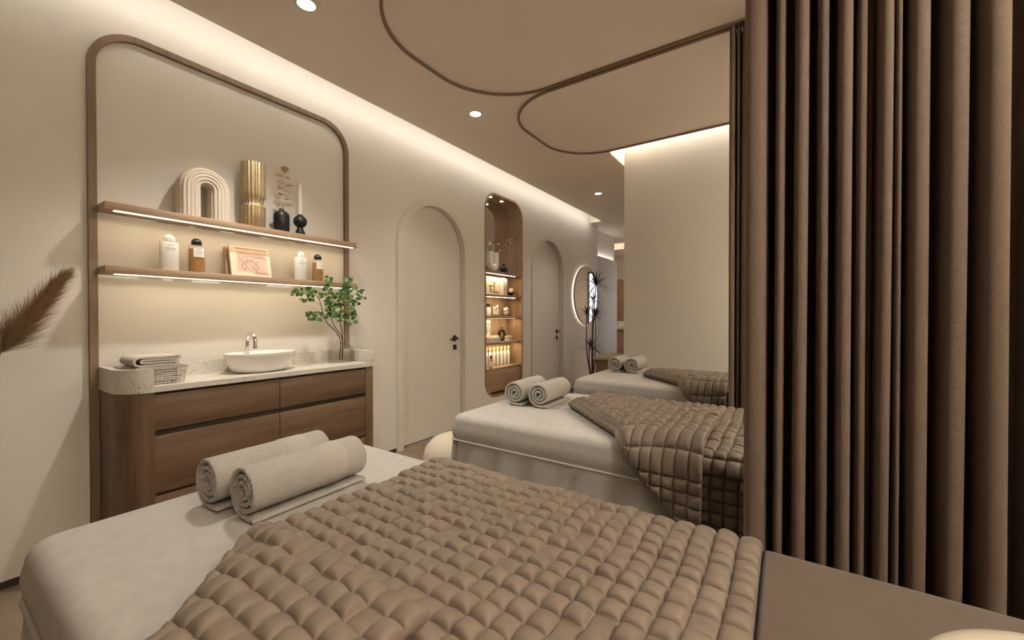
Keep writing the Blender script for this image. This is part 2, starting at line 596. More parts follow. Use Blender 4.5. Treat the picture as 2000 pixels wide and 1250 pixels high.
g = G(); g.box(WN[0] + .05, WN[1] - .05, Y1 + .04, Y1 + .05, .06, WN[3] - .05); g.build('pane', M['daylight'], wf)

# dark skirting strip along the foot of the left wall
g = G()
for a, b in ((Y0, .515), (1.90, D1[0] - .05), (D1[1] + .05, D2[0] - .05), (D2[1] + .05, 6.79)):
    g.box(WX, WX + .006, a, b, 0, .030)
struct(g.build('baseboard_left', M['skirting'], smooth=False))

# arched doors
def door(name, y0, y1, z1):
    a = arch(y0 + .002, y1 - .002, 0.006, z1 - .002)
    d = plate(name, arch(y0 + .007, y1 - .007, .006, z1 - .007), [], lambda u, v, w: (WX - .052 - w, u, v), 0.04, M['door'])
    struct(d)
    for k, (off, wd, t) in enumerate(((0.0, .052, .016), (0.052, .012, .008))):
        o_ = arch(y0 - off - wd, y1 + off + wd, 0, z1 + off + wd)
        i_ = arch(y0 - off + (.006 if k == 0 else 0), y1 + off - (.006 if k == 0 else 0), 0, z1 + off - (.006 if k == 0 else 0))
        ring = [o_[0]] + o_[2:][::-1] + [o_[1]] + [i_[1]] + i_[2:] + [i_[0]]
        plate('door_casing' if k == 0 else 'casing_bead', ring, [], lambda u, v, w, t=t: (WX + t - w, u, v), t + (.05 if k == 0 else 0), M['door'], d)
    yc, zc, xf = y1 - .095, .925, WX - .052
    g = G(); g.lathe([(.030, 0), (.030, .008), (.026, .011)], n=28)
    g.bm.transform(Matrix.Rotation(PI / 2, 4, 'Y')); bmesh.ops.translate(g.bm, verts=g.bm.verts[:], vec=(xf, yc, zc))
    rose = g.build('handle_rose', M['black'], d)
    g = G(); g.tube([(xf + .008, yc, zc), (xf + .052, yc, zc), (xf + .058, yc - .006, zc), (xf + .058, yc - .12, zc - .004)], [.011, .010, .009, .007], 12)
    g.build('door_lever', M['black'], d)
    g = G(); g.box(xf, xf + .010, yc - .024, yc + .024, zc - .115, zc - .065, .004); g.build('lock_plate', M['black'], d)
    return d
door('door_1', *D1)
door('door_2', *D2)

# ---------------------------------------------------------------- downlights along the corridor
def downlight(loc, label, watts, size=104, blend=.95, r=.042):
    t = thing('downlight', label, 'ceiling light', loc, 'recessed downlights')
    x, y, z = loc
    g = G(); g.lathe([(r + .012, -.004), (r + .012, 0), (r, 0), (r, -.004)], (x, y, z - .0005), 32, cap0=False, cap1=False)
    g.loft([[(x + q * math.cos(2 * PI * k / 32), y + q * math.sin(2 * PI * k / 32), z - .0045) for k in range(32)] for q in (r + .012, r)], True, False, False)
    g.build('trim_ring', M['trim_white'], t)
    g = G(); g.lathe([(r, -.002), (r, -.0005)], (x, y, z - .0005), 32); g.build('diffuser', M['lamp'], t)
    l = bpy.data.lights.new('downlight_beam', 'SPOT')
    l.energy, l.color, l.spot_size, l.spot_blend, l.shadow_soft_size = watts, WARM, math.radians(size), blend, .035
    o = bpy.data.objects.new('downlight_beam', l); COL.objects.link(o); o.parent = t; o.location = (0, 0, -.03)
    return t
downlight((-1.995, 1.15, CZ), 'round recessed downlight in the ceiling above the washbasin vanity', 58)
downlight((-1.995, 2.485, CZ), 'round recessed downlight in front of the nearer arched door', 17)
downlight((-1.995, 4.955, CZ), 'smallest far downlight near the end of the bright wall cove', 17)
for i, y in enumerate((.72, 1.99, 3.2)):  # unseen lamps: nearest inferred from towel shadows, other two added as its repeats
    downlight((.62, y, CZ), ['recessed downlight over the foot of the nearest massage bed', 'unseen recessed downlight added over the foot of the middle massage bed',
                            'unseen recessed downlight added over the foot of the farthest massage bed'][i], [36, 25, 22][i], 110, .9)

# curtain rails: bronze loops with round corners on the ceiling, one per cubicle
def rail(y0, y1, x0, r, label):
    a, b, w = rrect(x0, 1.55, y0, y1, r, 14), rrect(x0 + .017, 1.533, y0 + .017, y1 - .017, r - .017, 14), .014
    o = plate('curtain_rail', a, [b], lambda u, v, w_: (u, v, CZ - .013 + w_), .0125, M['bronze'], None, (x0, (y0 + y1) / 2, CZ), smooth=False)
    return tag(o, label, 'curtain rail', 'ceiling curtain rails')
rail(-.06, 1.205, -1.86, .50, 'bronze ceiling rail around the nearest massage bed, carrying the big brown curtain')
rail(1.225, 2.478, -1.875, .52, 'large rounded bronze ceiling rail loop around the middle massage bed')
rail(2.498, 3.735, -1.83, .46, 'smaller looking rounded bronze ceiling rail loop around the farthest massage bed')

# ---------------------------------------------------------------- arched wood moulding and lit shelves over the vanity
FY0, FY1, FZ1 = .508, 1.886, 2.545
def rframe(y0, y1, z1, r, n=12):
    return [(y0, 0)] + [(y0 + r - r * math.cos(PI / 2 * k / n), z1 - r + r * math.sin(PI / 2 * k / n)) for k in range(n + 1)] + \
           [(y1 - r + r * math.sin(PI / 2 * k / n), z1 - r + r * math.cos(PI / 2 * k / n)) for k in range(n + 1)] + [(y1, 0)]
fo, fi = rframe(FY0, FY1, FZ1, .20), rframe(FY0 + .030, FY1 - .030, FZ1 - .030, .17)
o = plate('wall_frame', fo + fi[::-1], [], lambda u, v, w_: (WX + .024 - w_, u, v), .0235, M['frame_wood'], None, (WX, 1.197, 0), smooth=False)
tag(o, 'slim brown wood moulding with round upper corners framing the shelves and vanity', 'wall frame')

SY0, SY1, SD = .535, 1.86, .155
def wall_shelf(z, label):
    t = thing('wall_shelf', label, 'shelf', (WX, (SY0 + SY1) / 2, z), 'lit wall shelves')
    g = G(); g.box(WX + .0245, WX + SD, SY0, SY1, z - .036, z, .003); g.build('shelf_board', M['shelf_wood'], t)
    g = G(); g.box(WX + SD - .028, WX + SD - .006, SY0 + .035, SY1 - .025, z - .0395, z - .0362); g.build('led_strip', M['led'], t)
    strip_y('shelf_light', WX + SD - .017, SY0 + .035, SY1 - .025, z - .0405, (-.35, 0, -1), .012, .50, (1, .82, .56))
    return t
ZS1, ZS2 = 1.676, 1.382
wall_shelf(ZS1, 'upper lit wood wall shelf carrying the arch ornament and gold vase')
wall_shelf(ZS2, 'lower lit wood wall shelf carrying the bottles and the pink print')

# ---------------------------------------------------------------- vanity with terrazzo top
VX = WX + .335
VY0, VY1 = .540, 1.856
def vplan(x1, y0, y1, r0=.12, n=10):
    """plan outline of the vanity: rounded front left corner"""
    return [(WX + .0245, y0)] + [(x1 - r0 + r0 * math.sin(PI / 2 * k / n), y0 + r0 - r0 * math.cos(PI / 2 * k / n)) for k in range(n + 1)] + [(x1, y1), (WX + .0245, y1)]
t = thing('vanity_cabinet', 'oak vanity cabinet with a rounded left end under the terrazzo top', 'cabinet', (WX + .17, 1.2, 0))
YJ = .655
g = G()
pl = [(WX + .0245, VY0)] + vplan(VX, VY0, VY1)[1:12] + [(VX, YJ), (WX + .0245, YJ)]
g.loft([[(x, y, .06) for x, y in pl], [(x, y, .798) for x, y in pl]]); g.build('rounded_end_panel', M['van_z'], t)
g = G(); g.box(WX + .0245, VX, 1.797, VY1, .06, .798, .002); g.build('side_panel', M['van_z'], t)
g = G(); g.box(WX + .0245, VX - .022, YJ, 1.797, .06, .798); g.build('carcass', M['shadow_gap'], t)
g = G(); g.box(WX + .0245, VX - .03, .60, 1.84, 0, .06); g.build('plinth', M['shadow_gap'], t)
for a, b in ((YJ + .002, 1.2185), (1.2215, 1.795)):
    for z0, z1 in ((.622, .786), (.33, .597), (.07, .318)):
        g = G(); g.box(VX - .022, VX - .001, a, b, z0, z1, .0025); g.build('drawer', M['van_y'], t)

t = thing('countertop', 'speckled terrazzo vanity top with a raised back and curled left end', 'worktop', (WX + .17, 1.2, .80))
TZ0, TZ1, TZU = .800, .826, .908
g = G()
pl = vplan(VX + .006, VY0 - .004, VY1 + .004)
g.loft([[(x, y, TZ0) for x, y in pl], [(x, y, TZ1) for x, y in pl]]); g.build('slab', M['terrazzo'], t, angle=30)
g = G(); g.box(WX + .0245, WX + .042, .565, VY1 - .025, TZ1, TZU - .006); g.build('backsplash', M['terrazzo'], t)
g = G()
n = 12
r0 = .12; xo, yo = VX + .006, VY0 - .004; th = .022
outer = [(WX + .0245, yo)] + [(xo - r0 + r0 * math.sin(PI / 2 * k / n), yo + r0 - r0 * math.cos(PI / 2 * k / n)) for k in range(n + 1)] + [(xo, YJ - .002)]
inner = [(WX + .0245, yo + th)] + [(xo - r0 + (r0 - th) * math.sin(PI / 2 * k / n), yo + r0 - (r0 - th) * math.cos(PI / 2 * k / n)) for k in range(n + 1)] + [(xo - th, YJ - .002)]
pl = outer + inner[::-1]
rows = [[(x, y, TZ1) for x, y in pl], [(x, y, TZU) for x, y in pl]]
g.loft(rows, True, False, False)
m_ = len(outer)
for zi, rev in ((0, True), (1, False)):
    for i in range(m_ - 1):
        a, b, c, d = rows[zi][i], rows[zi][i + 1], rows[zi][2 * m_ - 2 - i], rows[zi][2 * m_ - 1 - i]
        g.add([a, b, c, d], [(0, 1, 2, 3)])
bmesh.ops.remove_doubles(g.bm, verts=g.bm.verts[:], dist=1e-5)
g.build('curled_upstand', M['terrazzo'], t, angle=30)
g = G(); g.box(WX + .0245, VX + .006, VY1 - .022, VY1 + .004, TZ1, TZU, .003); g.build('end_upstand', M['terrazzo'], t)

# basin
BX, BY, BZ = WX + .172, 1.197, TZ1 + .001
g = G()
prof = [(.001, 0), (.60, 0), (.70, .004), (.815, .018), (.905, .054), (.972, .092), (1.0, .107), (.992, .111), (.975, .108), (.90, .072), (.80, .035), (.62, .018), (.001, .014)]
g.lathe([(r, z) for r, z in prof], (BX, BY, BZ), 64, .128, .193)
o = g.build('basin', M['ceramic'], None, (BX, BY, BZ), 60)
tag(o, 'white oval vessel basin standing on the terrazzo top', 'washbasin')

t = thing('tap', 'chrome swan-neck tap behind the white basin', 'tap', (WX + .062, 1.168, TZ1))
fx, fy = WX + .0625, 1.168
g = G(); g.lathe([(.020, 0), (.020, .006), (.013, .012)], (fx, fy, TZ1 + .001), 24); g.build('tap_base', M['chrome'], t)
pts = [(fx, fy, TZ1 + .010), (fx, fy, TZ1 + .170)] + [(fx + .048 - .048 * math.cos(PI * k / 14), fy, TZ1 + .170 + .052 * math.sin(PI * k / 14)) for k in range(1, 15)] + [(fx + .096, fy, TZ1 + .150)]
g = G(); g.tube(pts, .0105, 16); g.build('spout', M['chrome'], t, angle=60)
g = G(); g.lathe([(.0125, 0), (.0125, .022)], (fx + .096, fy, TZ1 + .134), 20); g.build('aerator', M['chrome'], t)
g = G(); g.tube([(fx, fy + .008, TZ1 + .07), (fx, fy + .03, TZ1 + .075), (fx + .004, fy + .055, TZ1 + .088)], [.006, .005, .004], 10); g.build('tap_lever', M['chrome'], t)

# wire basket and folded towels
KX0, KX1, KY0, KY1, KZ0, KZ1 = WX + .075, VX - .045, .596, .784, TZ1 + .003, TZ1 + .080
t = thing('wire_basket', 'shallow wire basket on the left of the vanity top', 'basket', ((KX0 + KX1) / 2, (KY0 + KY1) / 2, KZ0))
def ringz(z, e, r=.02):
    p = rrect(KX0 - e, KX1 + e, KY0 - e, KY1 + e, r, 4)
    return [(x, y, z) for x, y in p] + [(p[0][0], p[0][1], z)]
g = G(); g.tube(ringz(KZ1, .016), .0016, 6); g.build('rim_wire', M['wire'], t)
g = G()
for k in range(3):
    f_ = k / 3
    g.tube(ringz(KZ0 + (KZ1 - KZ0) * f_, .016 * f_), .0007, 5)
for k in range(17):
    x = KX0 + (KX1 - KX0) * k / 16
    for yy, s in ((KY0, -1), (KY1, 1)):
        g.tube([(x, yy, KZ0), (x, yy + s * .016, KZ1)], .0007, 5)
for k in range(13):
    y = KY0 + (KY1 - KY0) * k / 12
    for xx, s in ((KX0, -1), (KX1, 1)):
        g.tube([(xx, y, KZ0), (xx + s * .016, y, KZ1)], .0007, 5)
    g.tube([(KX0, y, KZ0), (KX1, y, KZ0)], .0007, 5)
g.build('wire_mesh', M['wire'], t)

def folded_towel(z, h, y0, y1, x0, x1, label, sag=0.0):
    """a towel folded in four: the folds face the room"""
    t_ = h / 5.2
    zs = [z + t_ * .5 + k * (h - t_) / 3 for k in range(4)]
    path = []
    a, b = y0 + h * .45, y1 - h * .3
    path += [(b, zs[0]), (a, zs[0])]
    for k in range(1, 8):
        an = -PI / 2 - PI * k / 8
        path.append((a + (zs[3] - zs[0]) / 2 * math.cos(an), (zs[0] + zs[3]) / 2 + (zs[3] - zs[0]) / 2 * math.sin(an)))
    path += [(a, zs[3]), ((a + b) / 2, zs[3] - sag), (b, zs[3])]
    for k in range(1, 6):
        an = PI / 2 - PI * k / 6
        path.append((b + (zs[3] - zs[2]) / 2 * math.cos(an), (zs[3] + zs[2]) / 2 + (zs[3] - zs[2]) / 2 * math.sin(an)))
    path += [(b, zs[2]), (a + .012, zs[2])]
    for k in range(1, 6):
        an = PI / 2 + PI * k / 6
        path.append((a + .012 + (zs[2] - zs[1]) / 2 * math.cos(an), (zs[2] + zs[1]) / 2 + (zs[2] - zs[1]) / 2 * math.sin(an)))
    path += [(a + .012, zs[1]), (b + .004, zs[1])]
    P = [Vector((0, p[0], p[1])) for p in path]
    left, right = [], []
    for i, p in enumerate(P):
        d = (P[min(i + 1, len(P) - 1)] - P[max(i - 1, 0)]).normalized()
        nrm = Vector((0, -d.z, d.y)) * (t_ * .5)
        left.append(p + nrm); right.append(p - nrm)
    loop = left + right[::-1]
    g = G()
    nx = 8
    g.loft([[(x0 + (x1 - x0) * k / nx, q.y + .0015 * math.sin(k * 1.7 + q.z * 60), q.z) for q in loop] for k in range(nx + 1)], True, False, False)
    m2 = len(left)
    for xx in (x0, x1):
        for i in range(m2 - 1):
            g.add([(xx, left[i].y, left[i].z), (xx, left[i + 1].y, left[i + 1].z), (xx, right[i + 1].y, right[i + 1].z), (xx, right[i].y, right[i].z)], [(0, 1, 2, 3)])
    bmesh.ops.remove_doubles(g.bm, verts=g.bm.verts[:], dist=1e-5)
    o = g.build('folded_towel', M['towel_fold'], None, ((x0 + x1) / 2, (y0 + y1) / 2, z), 60)
    return tag(o, label, 'towel', 'folded towels in the basket')
fz = KZ0 + .002
for k, (h, lab) in enumerate(((.042, 'grey folded towel at the bottom of the wire basket'), (.040, 'grey folded towel in the middle of the basket stack'),
                              (.047, 'grey folded towel on top of the wire basket stack'))):
    folded_towel(fz, h, KY0 + .004 + .004 * (k % 2), KY1 - .006, KX0 + .006, KX1 - .008, lab, .002)
    fz += h + .0008

# glass vase with leafy branches
VC = Vector((WX + .135, 1.742, TZ1 + .001))
t = thing('glass_vase', 'clear glass bottle vase on the right of the vanity top', 'vase', VC)
g = G()
op = [(.001, 0), (.084, 0), (.089, .006), (.090, .02), (.090, .072), (.084, .098), (.062, .125), (.040, .140), (.032, .150), (.031, .180), (.036, .196)]
ip = [(r - .003, z + (.004 if z < .01 else 0)) for r, z in op[:0:-1]]
g.lathe(op + [(max(.001, r), z) for r, z in ip] + [(.001, .005)], VC, 48, cap0=False, cap1=False)
g.build('vase_body', M['glass'], t, angle=60)

def leaf(g, c, size, nrm, up, fold=.25, ratio=.9, mi=0):
    """small cupped leaf"""
    nrm = Vector(nrm).normalized(); u = Vector(up)
    u = (u - nrm * u.dot(nrm)).normalized(); v = nrm.cross(u)
    c = Vector(c)
    pts = [c - u * size * .5]
    L = [(-.25, .42), (.1, .5), (.38, .33)]
    ls = [c + u * size * a - v * size * b * ratio + nrm * size * fold * b for a, b in L]
    rs = [c + u * size * a + v * size * b * ratio + nrm * size * fold * b for a, b in L]
    tip = c + u * size * .52
    mid = [c + u * size * a for a, b in L]
    V = [pts[0], tip] + ls + rs + mid
    g.add([tuple(p) for p in V], [(0, 8, 2), (0, 5, 8), (2, 8, 9, 3), (8, 5, 6, 9), (3, 9, 10, 4), (9, 6, 7, 10), (4, 10, 1), (10, 7, 1)], mi)

rnd = random.Random(3)
t = thing('leafy_branch', 'leafy green maidenhair-like branches standing in the clear glass vase', 'branches', (VC.x, VC.y, TZ1 + .02))
def zp(x, y, X=WX + .20):      # measured off a 6.25x enlargement of the plant
    return px(540 + x / 6.25, 520 + y / 6.25, 0, X)
g = G()
base = [Vector((VC.x + a, VC.y + b, TZ1 + .015)) for a, b in ((.0, -.012), (.01, .0), (-.004, .012))]
neck = [Vector((VC.x + a, VC.y + b, TZ1 + .172)) for a, b in ((.004, -.012), (.008, .0), (.004, .010))]
def twig(pts, r0, r1):
    P = smooth_path(pts, 5)
    g.tube(P, [r0 + (r1 - r0) * i / (len(P) - 1) for i in range(len(P))], 6)
twig([base[0], neck[0], zp(610, 680), zp(560, 540), zp(530, 430), zp(450, 330), zp(300, 300), zp(190, 300)], .004, .0012)
twig([base[1], neck[1], zp(700, 720), zp(655, 560), zp(640, 400), zp(640, 250), zp(625, 140)], .004, .0012)
twig([base[2], neck[2], zp(775, 660), zp(800, 450), zp(830, 330), zp(880, 230), zp(940, 150)], .004, .0012)
twig([zp(800, 450), zp(900, 380), zp(1000, 320), zp(1080, 285)], .002, .0010)
twig([zp(590, 640), zp(540, 610), zp(460, 585), zp(380, 600)], .0018, .0008)
twig([zp(770, 650), zp(850, 640), zp(940, 650)], .002, .0010)
twig([zp(700, 620), zp(720, 480), zp(735, 330)], .002, .0010)
twig([zp(545, 480), zp(480, 440), zp(415, 440)], .0016, .0008)
g.build('branch_stems', M['stem'], t)
g = G()
clusters = [((180, 480), (265, 365), 46), ((520, 580), (300, 400), 12), ((385, 480), (385, 465), 7), ((355, 560), (560, 660), 34), ((575, 690), (120, 300), 38), ((590, 800), (290, 480), 66),
            ((590, 830), (430, 630), 66), ((690, 820), (560, 680), 22), ((810, 960), (150, 300), 42), ((770, 930), (290, 430), 40), ((850, 960), (400, 540), 22),
            ((970, 1095), (260, 420), 22), ((820, 975), (540, 720), 34), ((290, 360), (380, 430), 6), ((950, 1010), (420, 470), 5)]
for (xa, xb), (ya, yb), k in clusters:
    for _ in range(k):
        x, y = rnd.uniform(xa, xb), rnd.uniform(ya, yb)
        X = WX + rnd.uniform(.17, .27)
        c = px(540 + x / 6.25, 520 + y / 6.25, 0, X)
        nrm = (rnd.uniform(.1, 1), rnd.uniform(-.9, .3), rnd.uniform(-.3, 1))
        leaf(g, c, rnd.uniform(.015, .027), nrm, (rnd.uniform(-1, 1), rnd.uniform(-1, 1), rnd.uniform(-1, .4)), .25, 1.0)
g.build('leaves', M['leaf'], t, angle=80)

# ---------------------------------------------------------------- ornaments on the upper shelf
SX = WX + .092
# ribbed arch
AY, AX = .943, WX + .085
t_z = ZS1 + .001
g = G()
path = []
Rm, leg = .070, .155
for k in range(5):
    path.append((AY - Rm, t_z + leg * k / 4, (-1, 0)))
for k in range(1, 24):
    a = PI - PI * k / 24
    path.append((AY + Rm * math.cos(a), t_z + leg + Rm * math.sin(a), (math.cos(a), math.sin(a))))
for k in range(5):
    path.append((AY + Rm, t_z + leg * (1 - k / 4), (1, 0)))
sec = []
ns = 132
for k in range(ns):
    a = 2 * PI * k / ns
    c_, s_ = math.cos(a), math.sin(a)
    q = 1 / (abs(c_) ** 3.2 + abs(s_) ** 3.2) ** (1 / 3.2)
    rib = 1 - .095 * (1 - abs(math.sin(a * 9)) ** .7)
    sec.append((q * c_ * .049 * rib, q * s_ * .061 * rib))
rings = [[(AX + d, y + n_[0] * r, z + n_[1] * r) for r, d in sec] for y, z, n_ in path]
g.loft(rings)
o = g.build('arch_ornament', M['plaster'], None, (AX, AY, t_z), 50)
tag(o, 'cream ribbed arch ornament at the left of the upper shelf', 'ornament')

# fluted gold vase
g = G()
prof = [(.001, 0), (.060, 0), (.063, .004), (.063, .122), (.053, .127), (.049, .137), (.052, .155), (.060, .178), (.064, .186), (.064, .376), (.062, .380), (.054, .380), (.050, .30), (.001, .29)]
g.lathe(prof, (WX + .090, 1.196, ZS1 + .001), 144, flute=18, fl=.06)
o = g.build('gold_vase', M['gold'], None, (WX + .090, 1.196, ZS1 + .001), 50)
tag(o, 'tall fluted gold vase pinched below its middle on the upper shelf', 'vase')

# black bottle vase with a dry sprig
BV = Vector((SX, 1.358, ZS1 + .001))
g = G()
g.lathe([(.001, 0), (.042, 0), (.0455, .004), (.0455, .100), (.042, .116), (.030, .128), (.016, .133), (.013, .138), (.013, .146), (.010, .146), (.010, .10), (.001, .10)], BV, 40)
tag(g.build('black_vase', M['black'], None, BV, 50), 'matt black bottle vase holding a dry sprig on the upper shelf', 'vase')
t = thing('dry_sprig', 'brown dry leaf sprig standing in the black bottle vase', 'dried plant', BV + Vector((0, 0, .105)))
def sp(x, y, X=SX):            # measured off a 6.9x enlargement
    return px(330 + x / 6.9, 310 + y / 6.9, 0, X)
g = G()
P = smooth_path([BV + Vector((0, 0, .105)), sp(1528, 690), sp(1530, 600), sp(1545, 480), sp(1552, 380), sp(1540, 290), sp(1550, 200), sp(1560, 160)], 5)
g.tube(P, [.0016 - .0008 * i / len(P) for i in range(len(P))], 6)
g.build('sprig_stem', M['dry_leaf'], t)
g = G()
for x0, y0, x1, y1, wd in ((1560, 200, 1560, 100, .8), (1535, 265, 1440, 198, .4), (1570, 235, 1620, 285, .6), (1545, 330, 1480, 295, .6), (1570, 360, 1665, 372, .32), (1535, 405, 1450, 370, .36),
                           (1530, 455, 1452, 400, .36), (1565, 425, 1622, 465, .5), (1535, 510, 1475, 455, .55), (1545, 500, 1620, 508, .34), (1545, 565, 1655, 545, .36), (1515, 600, 1400, 592, .36), (1525, 655, 1560, 630, .6)):
    a, b = sp(x0, y0), sp(x1, y1, SX + rnd.uniform(-.02, .03))
    d = b - a
    leaf(g, (a + b) / 2, d.length, Vector((1, -.4, .5 + rnd.uniform(-.3, .3))), d, .2, wd)
g.build('sprig_leaves', M['dry_leaf'], t, angle=80)

# black ball candle holder and candle
CH = Vector((SX, 1.478, ZS1 + .001))
g = G()
g.lathe([(.001, 0), (.033, 0), (.034, .003), (.015, .052), (.013, .058)], CH, 36)
g.sphere(CH + Vector((0, 0, .089)), .041, 32, 20)
g.lathe([(.016, 0), (.016, .008)], CH + Vector((0, 0, .124)), 24)
tag(g.build('candle_holder', M['black'], None, CH, 50), 'black ball-on-cone candle holder at the right of the upper shelf', 'candle holder')
g = G(); g.lathe([(.0155, 0), (.0145, .20), (.011, .206), (.001, .208)], CH + Vector((0, 0, .133)), 24)
tag(g.build('taper_candle', M['candle'], None, CH + Vector((0, 0, .133)), 50), 'tall cream taper candle in the black ball holder', 'candle')

# ---------------------------------------------------------------- bottles and print on the lower shelf
def text_lines(g, x, yc, z, widths, h, gap, sq=1.0, cyl=None):
    """rows of illegibly small lettering, broken into words"""
    r_ = random.Random(int(yc * 1000) + int(z * 1000))
    for k, wd in enumerate(widths):
        y = -wd / 2
        while y < wd / 2 - .001:
            l = min(r_.uniform(.003, .008), wd / 2 - y)
            def P(yy, zz):
                if cyl:
                    return (x + math.sqrt(max(0, cyl[0] ** 2 * (1 - (yy / cyl[1]) ** 2))) + .0004, yc + yy, zz)
                return (x, yc + yy, zz)
            z0 = z - k * gap
            g.add([P(y, z0), P(y + l, z0), P(y + l, z0 + h), P(y, z0 + h)], [(0, 1, 2, 3)])
            y += l + r_.uniform(.0012, .002)
    return g

def lotion(y, label):
    c = Vector((SX, y, ZS2 + .001))
    t = thing('lotion_bottle', label, 'bottle', c, 'white dome-capped bottles')
    g = G(); g.lathe([(.001, 0), (.94, 0), (1, .003), (1, .141), (.96, .147), (.6, .149), (.001, .149)], c, 48, .026, .041)
    g.build('bottle_body', M['bottle_white'], t, angle=60)
    g = G(); g.lathe([(.0245, 0), (.0245, .012)] + [(.0245 * math.cos(PI / 2 * k / 8) + .0005, .014 + .0245 * math.sin(PI / 2 * k / 8)) for k in range(9)], c + Vector((0, 0, .1495)), 36)
    g.build('dome_cap', M['bottle_white'], t, angle=60)
    g = G()
    text_lines(g, c.x, y, c.z + .128, (.024,), .0022, .01, cyl=(.026, .041))
    text_lines(g, c.x, y, c.z + .112, (.042, .036), .0026, .008, cyl=(.026, .041))
    g.build('label_print', M['ink'], t, smooth=False)
    return t
def perfume(y, label):
    c = Vector((SX, y, ZS2 + .001))
    t = thing('perfume_bottle', label, 'bottle', c, 'black-capped amber bottles')
    g = G()
    g.lathe([(.001, 0), (.94, 0), (1, .004), (1, .136), (.97, .144), (.5, .147), (.001, .147)], c, 48, .026, .040)
    g.build('glass_body', M['glass'], t, angle=60)
    g = G(); g.lathe([(.001, .007), (.9, .007), (.92, .01), (.92, .126), (.001, .126)], c, 48, .026, .038); g.build('amber_contents', M['amber_liquid'], t, angle=60)
    g = G(); g.lathe([(.024, 0), (.024, .010)] + [(.024 * math.cos(PI / 2 * k / 8) + .0005, .012 + .024 * math.sin(PI / 2 * k / 8)) for k in range(9)], c + Vector((0, 0, .1475)), 36)
    g.build('dome_cap', M['black_gloss'], t, angle=60)
    g = G()
    ys = [-.022 + .050 * k / 12 for k in range(13)]
    xs = [c.x + .0268 * math.sqrt(1 - (q / .0415) ** 2) for q in ys]
    for i in range(12):
        g.add([(xs[i], y + ys[i], c.z + .082), (xs[i + 1], y + ys[i + 1], c.z + .082), (xs[i + 1], y + ys[i + 1], c.z + .131), (xs[i], y + ys[i], c.z + .131)], [(0, 1, 2, 3)])
    lb = g.build('paper_label', M['label'], t, angle=60)
    g = G()
    text_lines(g, c.x, y + .003, c.z + .122, (.018,), .002, .008, cyl=(.0272, .0418))
    text_lines(g, c.x, y + .003, c.z + .106, (.038,), .003, .008, cyl=(.0272, .0418))
    text_lines(g, c.x, y + .003, c.z + .094, (.022,), .0018, .008, cyl=(.0272, .0418))
    g.build('label_print', M['ink'], lb, smooth=False)
    return t
lotion(.789, 'white dome-capped bottle at the left end of the lower shelf')
perfume(.908, 'amber bottle with black dome cap at the left of the pink print')
lotion(1.478, 'white dome-capped bottle between the pink print and the right amber bottle')
perfume(1.598, 'amber bottle with black dome cap at the right end of the lower shelf')

# two boards leaning on the wall: pink print in front, brown one behind
def leaning(name, y0, y1, h, xb, lean, th, mat):
    xb0 = xb
    t_ = thing(name, '', 'picture', (xb0, (y0 + y1) / 2, ZS2 + .001))
    ca, sa = math.cos(lean), math.sin(lean)
    def F(y, v, d=0.0):        # v up the board, d out of its face
        return (xb0 - v * sa + d * ca, y, ZS2 + .001 + th * sa + v * ca + d * sa)
    g = G()
    V = [F(y0, 0, -th), F(y1, 0, -th), F(y1, h, -th), F(y0, h, -th), F(y0, 0), F(y1, 0), F(y1, h), F(y0, h)]
    g.add(V, [(3, 2, 1, 0), (4, 5, 6, 7), (0, 1, 5, 4), (1, 2, 6, 5), (2, 3, 7, 6), (3, 0, 4, 7)])
    g.build('board', mat, t_, smooth=False)
    return t_, F
t, F = leaning('art_print', 1.070, 1.290, .178, WX + .108, .20, .012, M['paper'])
t['label'] = 'cream board with a pink line drawing leaning on the lower shelf'
g = G(); g.add([F(1.105, .026, .0006), F(1.268, .026, .0006), F(1.268, .146, .0006), F(1.105, .146, .0006)], [(0, 1, 2, 3)]); pp = g.build('pink_panel', M['pink'], t, smooth=False)
g = G()
def stroke(pts, r=.0009):
    P = smooth_path([Vector(F(1.105 + a * .163, .026 + b * .12, .0010)) for a, b in pts], 6)
    g.tube(P, r, 5)
for s in ([(.10, .62), (.06, .80), (.16, .90), (.40, .86), (.62, .90), (.86, .84), (.95, .70), (.80, .74), (.58, .72), (.46, .60)],
          [(.10, .62), (.22, .44), (.14, .28), (.22, .08)], [(.22, .08), (.30, .20), (.26, .36), (.36, .56), (.46, .60)], [(.46, .60), (.58, .40), (.52, .22), (.62, .06)],
          [(.36, .70), (.30, .56), (.40, .46), (.48, .58)], [(.62, .06), (.68, .24), (.62, .42), (.70, .58)], [(.2, .72), (.34, .78), (.56, .80), (.84, .78)]):
    stroke(s)
g.build('line_drawing', M['print_line'], pp)
r_ = random.Random(5)
for part_, rows_ in (('title_print', ((.160, 1.10, 1.180, .006), (.160, 1.19, 1.268, .006))), ('footer_print', ((.014, 1.19, 1.272, .005), (.022, 1.20, 1.262, .003)))):
    g = G()
    for v, ya, yb, h_ in rows_:
        y = ya
        while y < yb:
            l = r_.uniform(.003, .006)
            g.add([F(y, v, .0012), F(y + l, v, .0012), F(y + l, v + h_, .0012), F(y, v + h_, .0012)], [(0, 1, 2, 3)]); y += l + .002
    g.build(part_, M['print_line'], t, smooth=False)
t, F = leaning('thin_book', 1.058, 1.245, .166, WX + .070, .20, .014, M['book_brown'])
t['label'] = 'thin brown book half hidden behind the pink line drawing'
t['category'] = 'book'

# ---------------------------------------------------------------- massage beds
BH, BW, BX0, BX1 = .708, .785, -1.262, .74
BED_Y = (.135, 1.385, 2.668)
NAMES = ('nearest', 'middle', 'farthest')

